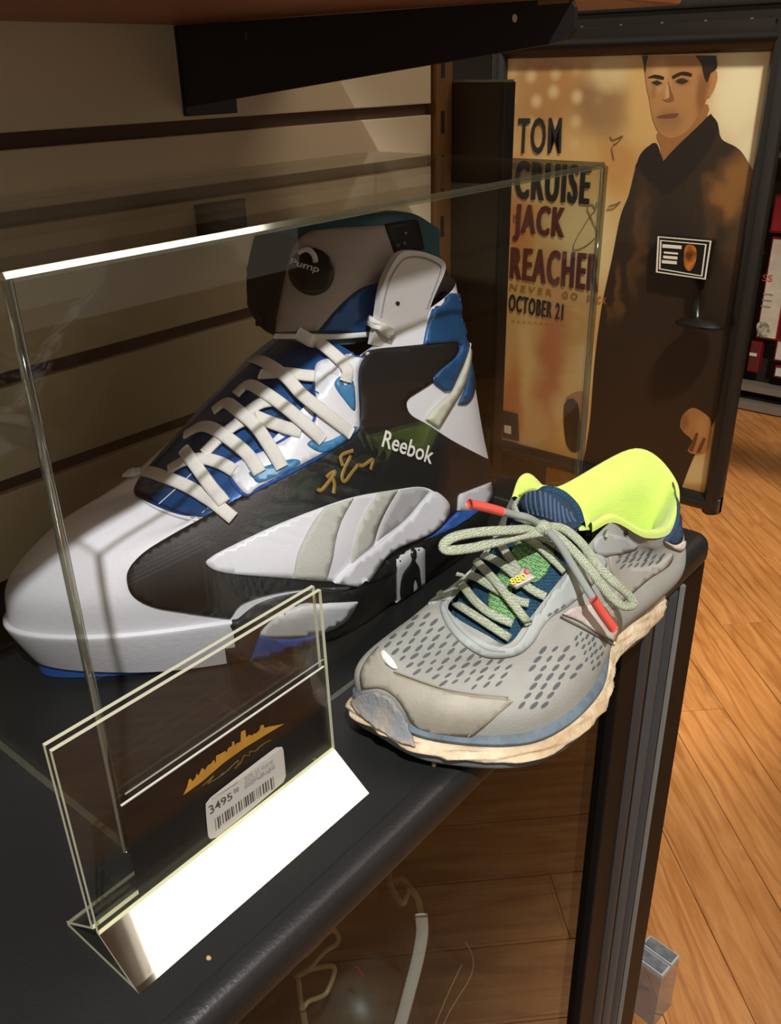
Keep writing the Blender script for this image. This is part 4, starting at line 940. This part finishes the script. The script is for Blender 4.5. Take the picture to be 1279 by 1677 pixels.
# ================================================================== worn running shoe on the counter corner
rs = empty('running_shoe', (0.30, -0.105, 0.0), 'worn grey running shoe with yellow lining on the counter corner', 'shoe')
def pv(u, v, y): p = pt(u, v, y=y); return (p.x, p.y, p.z)
base = [(.159, -.062), (.166, -.106), (.212, -.158), (.285, -.167), (.345, -.147), (.395, -.149), (.432, -.146), (.458, -.122), (.445, -.092), (.400, -.074), (.345, -.062), (.270, -.032), (.205, -.021), (.167, -.031)]
zb = [.014, .010, .005, .002, .003, .003, .004, .006, .004, .003, .003, .002, .006, .011]
ztop = [.038, .033, .029, .029, .040, .044, .048, .050, .048, .044, .040, .034, .034, .038]
CT = Vector((.30, -.10))
def ins(p, d):
    q = Vector(p); # inset along the outline normal
    i = base.index(p); a = Vector(base[i - 1]); b = Vector(base[(i + 1) % 14]); t = (b - a).normalized(); n = Vector((-t.y, t.x))
    if (CT - q).dot(n) < 0: n = -n
    return q + n * d
def ringc(d, z): return [(ins(p, d).x, ins(p, d).y, z[i] if isinstance(z, list) else z) for i, p in enumerate(base)]
k0 = ringc(.007, -.006); k0 = ringc(.006, .006)
n1 = [(.167, -.064, .050), (.176, -.106, .046), (.219, -.150, .045), (.287, -.158, .047), (.346, -.150, .046), (.397, -.157, .048), (.437, -.156, .052), (.463, -.125, .060), (.450, -.090, .066), (.400, -.070, .062), (.345, -.058, .055), (.272, -.034, .048), (.210, -.026, .047), (.173, -.034, .049)]
n2 = [(.186, -.074, .067), (.195, -.103, .064), (.232, -.138, .064), (.289, -.148, .075), (.346, -.142, .090), (.397, -.153, .080), (.436, -.151, .085), (.461, -.124, .092), (.452, -.092, .095), (.395, -.066, .090), (.345, -.058, .090), (.278, -.046, .073), (.224, -.041, .067), (.194, -.047, .066)]
rim = [pv(797, 1040, -.112), pv(832, 1054, -.124), pv(862, 1020, -.126), pv(925, 940, -.130), pv(1005, 853, -.136), pv(1058, 878, -.151), pv(1100, 864, -.150), pv(1107, 795, -.126), pv(1040, 742, -.096), pv(908, 806, -.063), pv(858, 784, -.060), pv(790, 915, -.062), pv(755, 965, -.064), pv(735, 1000, -.074)]
n3 = []
for i in range(14):
    a, b = Vector(n2[i]), Vector(rim[i]); n3.append(tuple(a.lerp(b, 0.5) + Vector((0, 0, 0.004 if i in (0, 1, 13, 2, 12) else 0.0))))
n0 = ringc(.008, 0.02)
RV, RF, _ = loft([n0, n1, n2, n3, rim], 12, 12)
RGREY = mat('runner_grey', 'a6a59b', 0.8, var=0.16, vscale=26, bump=0.25, bscale=800, spec=0.2)
obj('upper', RV, RF, RGREY, rs, smooth=True)
RB = bvh_of(RV, RF)
# midsole: cream foam, flared, with a blue-grey carrier layer above
CRM = mat('foam_cream', 'e0cfae', 0.75, var=0.22, vscale=40, bump=0.9, bscale=160, col2='b89a74')
BGR = mat('foam_bluegrey', '66737c', 0.7, var=0.35, vscale=60, bump=0.8, bscale=160)
zm = [b + (t - b) * 0.60 for b, t in zip(zb, ztop)]
m0 = ringc(.010, [z + .001 for z in zb]); m1 = ringc(-.001, [z + .007 for z in zb]); m2 = ringc(.001, [b + (t - b) * .45 for b, t in zip(zb, ztop)]); m3 = ringc(.004, zm); m4 = ringc(.011, [z + .001 for z in zm])
MV, MF, _ = loft([m0, m1, m2, m3, m4], 12, 6)
# ripples pressed into the foam
mn = []
for p in MV:
    q = p.copy(); d = 0.0011 * math.sin(p.x * 210 + p.y * 260 + 900 * (p.z) + 3 * noise.noise(p * 60)); c = Vector((.30, -.10, p.z)); q += (q - c).normalized() * d; mn.append(q)
obj('midsole', mn, MF, CRM, rs, smooth=True); MBV = bvh_of(mn, MF)
b1 = ringc(.008, [z - .002 for z in zm]); b2 = ringc(.0035, [z + .004 for z in zm]); b3 = ringc(.005, [t - .003 for t in ztop]); b4 = ringc(.012, [t + .002 for t in ztop])
QV, QF, _ = loft([b1, b2, b3, b4], 12, 6)
obj('midsole_carrier', QV, QF, BGR, rs, smooth=True); QB = bvh_of(QV, QF)
# outsole slab under it
s0 = ringc(.014, [max(0.0006, z - .006) for z in zb]); s1 = ringc(.004, [max(0.001, z - .002) for z in zb]); s2 = ringc(.003, [z + .004 for z in zb])
OV, OF, OR = loft([s0, s1, s2], 12, 4)
nO = len(OR[0]); OF = OF + [list(range(nO))[::-1]]
obj('outsole', OV, OF, mat('outsole_grey', '6d7478', 0.8, var=0.3, vscale=60), rs, smooth=True)
# toe bumper wrapping up from the sole
SOLE = [RB, MBV, QB]
ZT = lambda pts: [(560 + p[0] / 2.907, 990 + p[1] / 2.907) + tuple(p[2:]) for p in pts]
decal('toe_bumper', ZT([(60, 446), (92, 416), (132, 404), (185, 406), (250, 440), (296, 500), (332, 570), (356, 630), (368, 684), (340, 690), (250, 652), (150, 588), (66, 512), (46, 472)]), SOLE, mat('bumper_blue', '868a8c', 0.7, var=0.4, vscale=70, col2='a89c88', bump=0.5, bscale=300), rs, off=0.0016, th=0.0016, grid=7, relax=5)
# toe cap overlay, tan with dirt
CAPM = mat('toe_overlay', 'a8a18f', 0.55, var=0.2, vscale=35, bump=0.15, bscale=400)
decal('toe_cap', ZT([(184, 205), (196, 255), (240, 325), (330, 360), (480, 408), (620, 432), (760, 444), (815, 462, 1), (760, 505), (690, 565), (615, 625, 1), (500, 622), (400, 603), (340, 560), (300, 490), (250, 430), (185, 396), (100, 398, 1), (92, 330), (120, 270), (160, 222)]), [RB], CAPM, rs, off=0.0002, th=0.0014, grid=8)
STM = mat('stitch_tan', '8c8270', 0.8)
for dy in (0, 12):
    line_on('stitch_seam', ZT([(250, 322 + dy), (335, 352 + dy), (480, 402 + dy), (620, 428 + dy), (790, 445 + dy)]), [RB], 0.0005, STM, rs, 0.0015)
line_on('stitch_seam', ZT([(800, 470), (700, 545), (600, 620)]), [RB], 0.0005, STM, rs, 0.0017)
decal('toe_flash', ZT([(186, 230), (205, 225), (240, 260), (266, 300), (264, 312), (240, 305), (205, 275)]), [RB], mat('flash_white', 'f0eee0', 0.4), rs, off=0.0012, th=0.0010, grid=5)
# smooth overlays round the lacing
OVL = mat('overlay_light', 'a5aaa4', 0.6, spec=0.4)
decal('eyestay', [(800, 1076), (762, 1058), (735, 1030), (722, 1000), (726, 984), (740, 990), (752, 1018), (778, 1042), (806, 1056), (834, 1060), (852, 1048), (868, 1020), (884, 985), (904, 958), (926, 936), (940, 918), (962, 905), (990, 915), (985, 940), (960, 965), (930, 992), (902, 1010), (886, 1030), (872, 1052), (845, 1072)], [RB], OVL, rs, off=0.0002, th=0.0012, grid=8)
decal('eyestay', [(722, 984), (705, 990), (700, 978), (728, 935), (760, 905), (800, 880), (820, 868), (826, 884), (800, 905), (772, 935), (745, 965), (736, 990)], [RB], OVL, rs, off=0.0002, th=0.0012, grid=8)
line_on('throat_seam', [(728, 990), (742, 1020), (768, 1046), (800, 1063), (826, 1066)], [RB], 0.0005, mat('seam_grey', '9a9c94', 0.8), rs, 0.0016)
decal('heel_overlay', [(972, 884), (988, 876), (1004, 875), (1020, 879), (1036, 888), (1044, 895), (1032, 902), (1008, 908), (986, 911), (972, 902)], [RB], mat('overlay_mid', 'a2a39e', 0.6), rs, off=0.0002, th=0.0010, grid=7)
decal('punch_hole', ell(1023.5, 871.5, 3, 3.4, 10), [RB], mat('hole_black', '191a1c', 0.8), rs, off=0.0012, th=0.0004, grid=4)
decal('side_overlay', [(1000, 905), (1040, 930), (1080, 920), (1100, 905), (1096, 925), (1060, 950), (1020, 985), (985, 1015), (990, 990), (1010, 965), (998, 930)], [RB], mat('overlay_warm', 'a6a196', 0.7, var=0.15, vscale=40), rs, off=0.0002, th=0.0006, grid=8)
# side letter patch, silver, half hidden under the bow
N_ = mat('patch_silver', 'e0dace', 0.35, metal=0.15, col2='b8a8a0', vscale=50)
decal('side_letter', [(919, 1006, 1), (932, 996), (952, 992), (976, 989, 1), (1000, 1000, 1), (1008, 1030), (1004, 1050, 1), (975, 1036), (948, 1018)], [RB], N_, rs, off=0.0012, th=0.0012, grid=6)
line_on('letter_edge', [(916, 1010), (948, 1026), (978, 1042), (1003, 1056)], [RB], 0.0007, mat('letter_dark', '6c655c', 0.7), rs, 0.0014)
# perforations: little slots through the knit
HOLE = mat('perforation_dark', '5a5c5e', 0.9)
def slots(name, region, du, dv, a0, off, L, Wd, ang, jitter=0.25):
    poly = [Vector(p) for p in region]; mb = MB(); row = 0; cx = sum(p.x for p in poly) / len(poly); cy = sum(p.y for p in poly) / len(poly)
    ca, sa = math.cos(math.radians(a0)), math.sin(math.radians(a0))
    for j in range(-20, 21):
        for i in range(-20, 21):
            x = cx + (i + 0.5 * (j % 2)) * du * ca - j * dv * sa; y = cy + (i + 0.5 * (j % 2)) * du * sa + j * dv * ca
            x += random.uniform(-1, 1) * jitter * 4; y += random.uniform(-1, 1) * jitter * 3
            if not inside(poly, x, y): continue
            k = random.uniform(0.75, 1.1); A = math.radians(ang + random.uniform(-6, 6)); P = []
            for q in ell(x, y, L * k / 2, Wd * k / 2, 9, A):
                h = hit([RB], *q)
                if h: P.append(h[0] + h[1] * off)
            if len(P) == 9: mb.add(P, [list(range(9))])
    return mb.build(name, HOLE, rs, kind='stuff')
slots('toe_perforations', [(632, 1052), (655, 1022), (688, 996), (712, 1004), (735, 1034), (770, 1062), (805, 1076), (836, 1080), (832, 1118), (800, 1134), (730, 1120), (668, 1104)], 20, 12.5, -8, 0.0007, 16, 4.8, -36)
slots('side_perforations', [(872, 1062), (905, 1050), (936, 1062), (952, 1092), (940, 1112), (905, 1140), (880, 1166), (850, 1170), (862, 1120)], 19, 15, -2, 0.0007, 16, 6.4, -42)
slots('arch_perforations', [(950, 1034), (975, 1044), (992, 1062), (985, 1085), (968, 1100), (950, 1066), (938, 1044)], 11, 9, 20, 0.0007, 9, 4, -62)
slots('heel_perforations', [(1002, 918), (1025, 898), (1062, 900), (1090, 902), (1085, 918), (1050, 928), (1015, 934)], 12, 9, -8, 0.0009, 14, 3.5, -45)
slots('vamp_perforations', [(896, 1000), (915, 988), (922, 994), (912, 1006), (898, 1014)], 13, 10, -30, 0.0016, 10, 4.5, -42)
# yellow-green padded lining
YEL = mat('lining_yellow', 'd4e970', 0.85, var=0.10, vscale=30, bump=0.35, bscale=900, spec=0.15, sheen=0.3)
R5 = [Vector(rim[i]) for i in (4, 5, 6, 7, 8, 9, 10)]
R5 = [Vector(pv(969, 868, -.127))] + R5 + [R5[-1].lerp(Vector(rim[11]), 0.30)]
cen = [Vector((.352, -.10, 0)), Vector((.352, -.10, 0)), Vector((.392, -.108, 0)), Vector((.425, -.115, 0)), Vector((.425, -.112, 0)), Vector((.420, -.112, 0)), Vector((.385, -.104, 0)), Vector((.352, -.10, 0)), Vector((.352, -.10, 0))]
def inw(f, dz, zabs=None):
    out = []
    for p, c in zip(R5, cen):
        d = (Vector((c.x, c.y, 0)) - Vector((p.x, p.y, 0))); L = d.length; d.normalize()
        q = p + d * min(f, L * 0.8); q.z = p.z + dz if zabs is None else zabs; out.append(q)
    return out
l0 = inw(-0.0012, -0.001); l1 = inw(-0.0004, 0.0035); l2 = inw(0.0035, 0.0045); l3 = inw(0.0105, -0.003); l4 = inw(0.0225, -0.022); l5 = inw(0.026, 0, .058); l6 = inw(0.03, 0, .050)
LV, LF, _ = loft([l0, l1, l2, l3, l4, l5, l6], 10, 6, closed=False)
obj('lining', LV, LF, YEL, rs, smooth=True); LB = bvh_of(LV, LF)
ik = [Vector((p.x, p.y, .0495)) for p in spline(inw(0.008, 0, .0495), 6)]
obj('insole', ik, [list(range(len(ik)))], mat('insole_green', '9a9c48', 0.9, var=0.2, vscale=30), rs)
# navy heel counter
decal('heel_tab', [(1102, 790), (1108, 812), (1113, 850), (1115, 882), (1106, 890), (1092, 889), (1086, 884), (1100, 868), (1108, 840), (1106, 800)], [RB, LB], mat('heel_navy', '27405c', 0.8, bump=0.3, bscale=600), rs, off=0.0006, th=0.0012, grid=6)
decal('frayed_edge', [(1085, 885), (1104, 892), (1119, 886), (1118, 898), (1112, 902), (1098, 896)], [RB], mat('fray', 'c8bcae', 0.9), rs, off=0.0008, th=0.0014, grid=5)
# tongue: knit below the laces, ribbed navy top
NAVY = weave('tongue_knit', '14243a', '274c60', 700)
GRN = weave('tongue_green', '2a564e', '84ae68', 620)
rowsT = []
for a, b, h in ((0, 0, 0), (1, 13, 0.003), (2, 12, 0.010), (3, 11, 0.012), (4, 10, 0.008)):
    A = Vector(rim[a]); B = Vector(rim[b])
    if a == 4: A = Vector(pv(948, 893, -.127)); B = Vector(pv(838, 845, -.066))
    if a == 0: rowsT.append([Vector(rim[1]).lerp(Vector(rim[13]), t) + Vector((-0.004, 0, -0.006)) for t in (0, .2, .4, .5, .6, .8, 1)]); continue
    rowsT.append([A.lerp(B, t) + Vector((0, 0, -0.005)) + Vector((-0.3, 0, 0.9)) * h * (1 - (2 * t - 1) ** 2) for t in (0, .2, .4, .5, .6, .8, 1)])
top = [pv(948, 864, -.122), pv(940, 838, -.112), pv(922, 818, -.102), pv(905, 808, -.095), pv(888, 804, -.088), pv(870, 808, -.078), pv(856, 818, -.070)]
top = [Vector(p) for p in top]
mid = [(a + b) / 2 + Vector((-0.004, 0, 0.004)) for a, b in zip(rowsT[-1], top)]
back = [p + Vector((0.010, 0, -0.002)) for p in top]; back2 = [p + Vector((0.012, 0, -0.04)) for p in top]
GV, GF, _ = loft(rowsT[1:] + [mid, top, back, back2], 6, 8, closed=False)
obj('tongue', GV, GF, NAVY, rs, smooth=True); GB = bvh_of(GV, GF)
decal('tongue_patch', [(884, 868), (905, 890), (905, 915), (890, 945), (868, 955), (845, 935), (838, 985), (848, 1012), (815, 1015), (800, 985), (815, 945), (835, 915), (850, 880)], [GB], GRN, rs, off=0.0004, th=0.0010, grid=8)
NV2 = mat('tongue_navy', '1f3148', 0.85, bump=0.3, bscale=700)
decal('tongue_top', [(856, 822), (866, 811), (888, 806), (908, 811), (926, 822), (940, 841), (946, 864), (930, 872), (905, 868), (880, 852), (862, 834)], [GB], NV2, rs, off=0.0008, th=0.0020, grid=6)
RIBM = mat('tongue_rib', '42566c', 0.85)
for k in range(11):
    t = k / 10.0; x0 = 866 + 66 * t; y0 = 813 - 8 * math.sin(math.pi * min(1, t * 1.3)) + 30 * t * t; x1 = x0 + 4 + 6 * t; y1 = y0 + 14 + 22 * math.sin(math.pi * (0.15 + 0.8 * t))
    line_on('tongue_rib', [(x0, y0), ((x0 + x1) / 2 - 2, (y0 + y1) / 2), (x1, min(y1, 862))], [GB], 0.0011, RIBM, rs, 0.0028, 0.6, 4)
ly = [pv(968, 868, -.124), pv(958, 847, -.114), pv(941, 825, -.104), pv(921, 806, -.096), pv(898, 799, -.088), pv(872, 799, -.079), pv(848, 812, -.070)]
tl = [p + Vector((0.001, 0, -0.003)) for p in top]; dn = [Vector(p) + Vector((0.004, 0, -0.004)) for p in ly]; dn2 = [Vector(p) + Vector((0.012, 0, -0.05)) for p in ly]
KV, KF, _ = loft([tl, ly, dn, dn2], 6, 5, closed=False)
obj('tongue_lining', KV, KF, YEL, rs, smooth=True)
# ---- laces
RL = weave('lace_flecked', '757c70', 'b4ba9c', 900)
RALL = [RB, GB, LB]
ZL = lambda pts: [(720 + p[0] / 3.762, 780 + p[1] / 3.762) + tuple(p[2:]) for p in pts]
LR = 0.0031
for s_ in ([(12, 762, .006), (130, 830, .005), (260, 905), (428, 1018)], [(165, 695, .006), (235, 800, .006), (330, 880, .006), (445, 925)], [(135, 640, .006), (240, 655, .007), (350, 715), (480, 785), (545, 800)],
           [(265, 560, .007), (350, 665, .007), (430, 780, .007), (530, 915, .005)], [(270, 508, .007), (380, 560, .007), (480, 640), (560, 720, .006), (645, 758)], [(385, 420), (440, 520), (500, 620), (520, 650)],
           [(520, 385), (620, 460), (700, 540), (765, 605)], [(600, 395), (690, 430), (745, 475)], [(640, 320, .008), (740, 345, .006), (840, 355, .005), (1005, 345, .004)],
           [(425, 100), (470, 170), (520, 230), (640, 300, .008)], [(450, 110), (430, 180), (500, 240), (620, 300, .007)]):
    lace(ZL(s_), RALL, LR, RL, rs, 0.0045, 'lace', 0.5)
tg = decal('lace_tag', ZL([(440, 712, 1), (522, 618, 1), (592, 672, 1), (482, 738, 1)]), RALL, mat('tag_grey', 'b8b2a6', 0.5), rs, off=0.009, th=0.002, grid=6)
tz = ZL([(455, 690), (520, 652), (555, 695), (480, 735)])
surf_text('tag_number', '880', ZL([(448, 700), (535, 655), (548, 690), (462, 735)]), RALL, mat('tag_yellow', 'e0d840', 0.5), rs, 0.0128, 0.02)
decal('tag_mark', ell(*ZL([(548, 645)])[0], 4, 4, 10), RALL, mat('tag_pink', 'd86a78', 0.5), rs, off=0.0115, th=0.0008, grid=4)
# bow
def free(pts, rad, m, name='lace', flat=0.5, n=10):
    W = [pt(u, v, y=y) for u, v, y in pts]; P = spline(W, n); N = [((CAM - p).normalized() * 0.7 + Vector((0, 0, 0.5))).normalized() for p in P]
    v, f = tube(P, rad, 10, normals=N, flat=flat); return obj(name, v, f, m, rs, smooth=True)
KN = -0.108
free([(889, 864, KN), (840, 868, -.105), (790, 871, -.096), (748, 878, -.088), (728, 890, -.085), (733, 901, -.088), (775, 897, -.095), (815, 887, -.101), (853, 877, -.107), (886, 872, KN - .004)], 0.0034, RL)
free([(887, 860, KN - .002), (864, 848, -.106), (842, 843, -.101), (820, 837, -.098)], 0.0026, mat('lace_plain', '8c9088', 0.8), flat=0.8)
free([(822, 838, -.098), (800, 832, -.095), (768, 825, -.091)], 0.0030, mat('aglet_red', 'e25a4c', 0.35), 'aglet', 0.85)
free([(892, 864, KN - .006), (915, 890, -.124), (935, 922, -.134), (955, 955, -.145), (972, 982, -.156)], 0.0027, MATS['lace_plain'], flat=0.8)
free([(971, 980, -.156), (985, 1002, -.160), (1005, 1030, -.166)], 0.0032, MATS['aglet_red'], 'aglet', 0.85)
free([(891, 862, KN - .004), (922, 866, -.118), (952, 890, -.130), (978, 926, -.142), (1005, 953, -.156), (1030, 976, -.163), (1036, 990, -.166), (1020, 992, -.166), (996, 972, -.158), (970, 938, -.147), (940, 903, -.132), (912, 878, -.120), (890, 866, KN - .006)], 0.0034, RL)
P0 = pt(889, 864, y=KN - .004)
kn = bmesh.new(); bmesh.ops.create_uvsphere(kn, u_segments=14, v_segments=10, radius=0.0062)
for vv in kn.verts: vv.co.z *= 0.8; vv.co *= 1 + 0.12 * noise.noise(vv.co * 400)
kn.verts.index_update(); obj('lace_knot', [vv.co + P0 for vv in kn.verts], [[q.index for q in f.verts] for f in kn.faces], RL, rs, smooth=True); kn.free()

# ================================================================== dark helmet kept inside the case
hm = empty('helmet', tuple(pt(600, 1640, y=0.10)), 'dark grey helmet with a white stripe behind the case glass', 'helmet')
hc = pt(585, 1690, y=0.10)
HG = mat('helmet_grey', '4a4640', 0.4, var=0.3, vscale=20)
bm = bmesh.new(); bmesh.ops.create_uvsphere(bm, u_segments=36, v_segments=22, radius=1)
for vv in bm.verts:
    c = vv.co; vv.co = Vector((c.x * 0.075, c.y * 0.085, c.z * 0.105))
    if c.x < -0.35 and c.z < 0.35: vv.co.x *= 0.55
bm.verts.index_update()
hvv = [vv.co + hc for vv in bm.verts]; hff = [[q.index for q in f.verts] for f in bm.faces]; bm.free()
obj('shell', hvv, hff, HG, hm, smooth=True); HB = bvh_of(hvv, hff)
MASK = mat('mask_tan', 'a08a68', 0.5)
def hfree(pts, rad, m, name, flat=1.0):
    W = [pt(u, v, y=y) for u, v, y in pts]; P = spline(W, 8); v, f = tube(P, rad, 8, flat=flat, normals=[(CAM - p).normalized() for p in P] if flat < 1 else None); obj(name, v, f, m, hm, smooth=True)
hfree([(478, 1575, .01), (505, 1560, .01), (540, 1525, .01), (552, 1530, .01), (552, 1545, .01), (530, 1560, .01), (505, 1588, .01), (483, 1600, .01)], 0.0022, MASK, 'mask_bar')
hfree([(505, 1588, .01), (540, 1582, .01), (548, 1590, .012), (540, 1615, .015), (530, 1630, .015), (505, 1640, .015), (495, 1650, .015), (488, 1600, .015)], 0.0022, MASK, 'mask_bar')
hfree([(495, 1650, .015), (502, 1690, .02)], 0.003, MASK, 'mask_bar')
hfree([(636, 1424, .03), (642, 1455, .03), (660, 1480, .03), (668, 1450, .03), (655, 1438, .03), (645, 1446, .03)], 0.003, mat('strap_tan', '6a5238', 0.6), 'chin_strap', 0.4)
hfree([(668, 1450, .03), (684, 1472, .03), (690, 1500, .03)], 0.0035, mat('strap_tan', '6a5238', 0.6), 'chin_strap', 0.4)
hfree([(690, 1498, .02), (691, 1530, .02), (684, 1570, .02), (674, 1610, .02), (662, 1655, .02), (655, 1680, .02)], 0.0068, mat('stripe_white', 'e0d4cc', 0.5), 'white_stripe', 0.25)
hfree([(584, 1584, .006), (590, 1592, .006), (594, 1599, .006)], 0.0012, mat('helmet_red', 'b03030', 0.5), 'red_mark')
hfree([(763, 1544, .03), (772, 1560, .03), (775, 1580, .03), (768, 1605, .03), (740, 1650, .03), (725, 1680, .03)], 0.0006, mat('cord_pale', 'b89a70', 0.5), 'cord')
hfree([(756, 1580, .03), (735, 1625, .03), (712, 1680, .03)], 0.0006, mat('cord_pale', 'b89a70', 0.5), 'cord')
SC.camera = cam
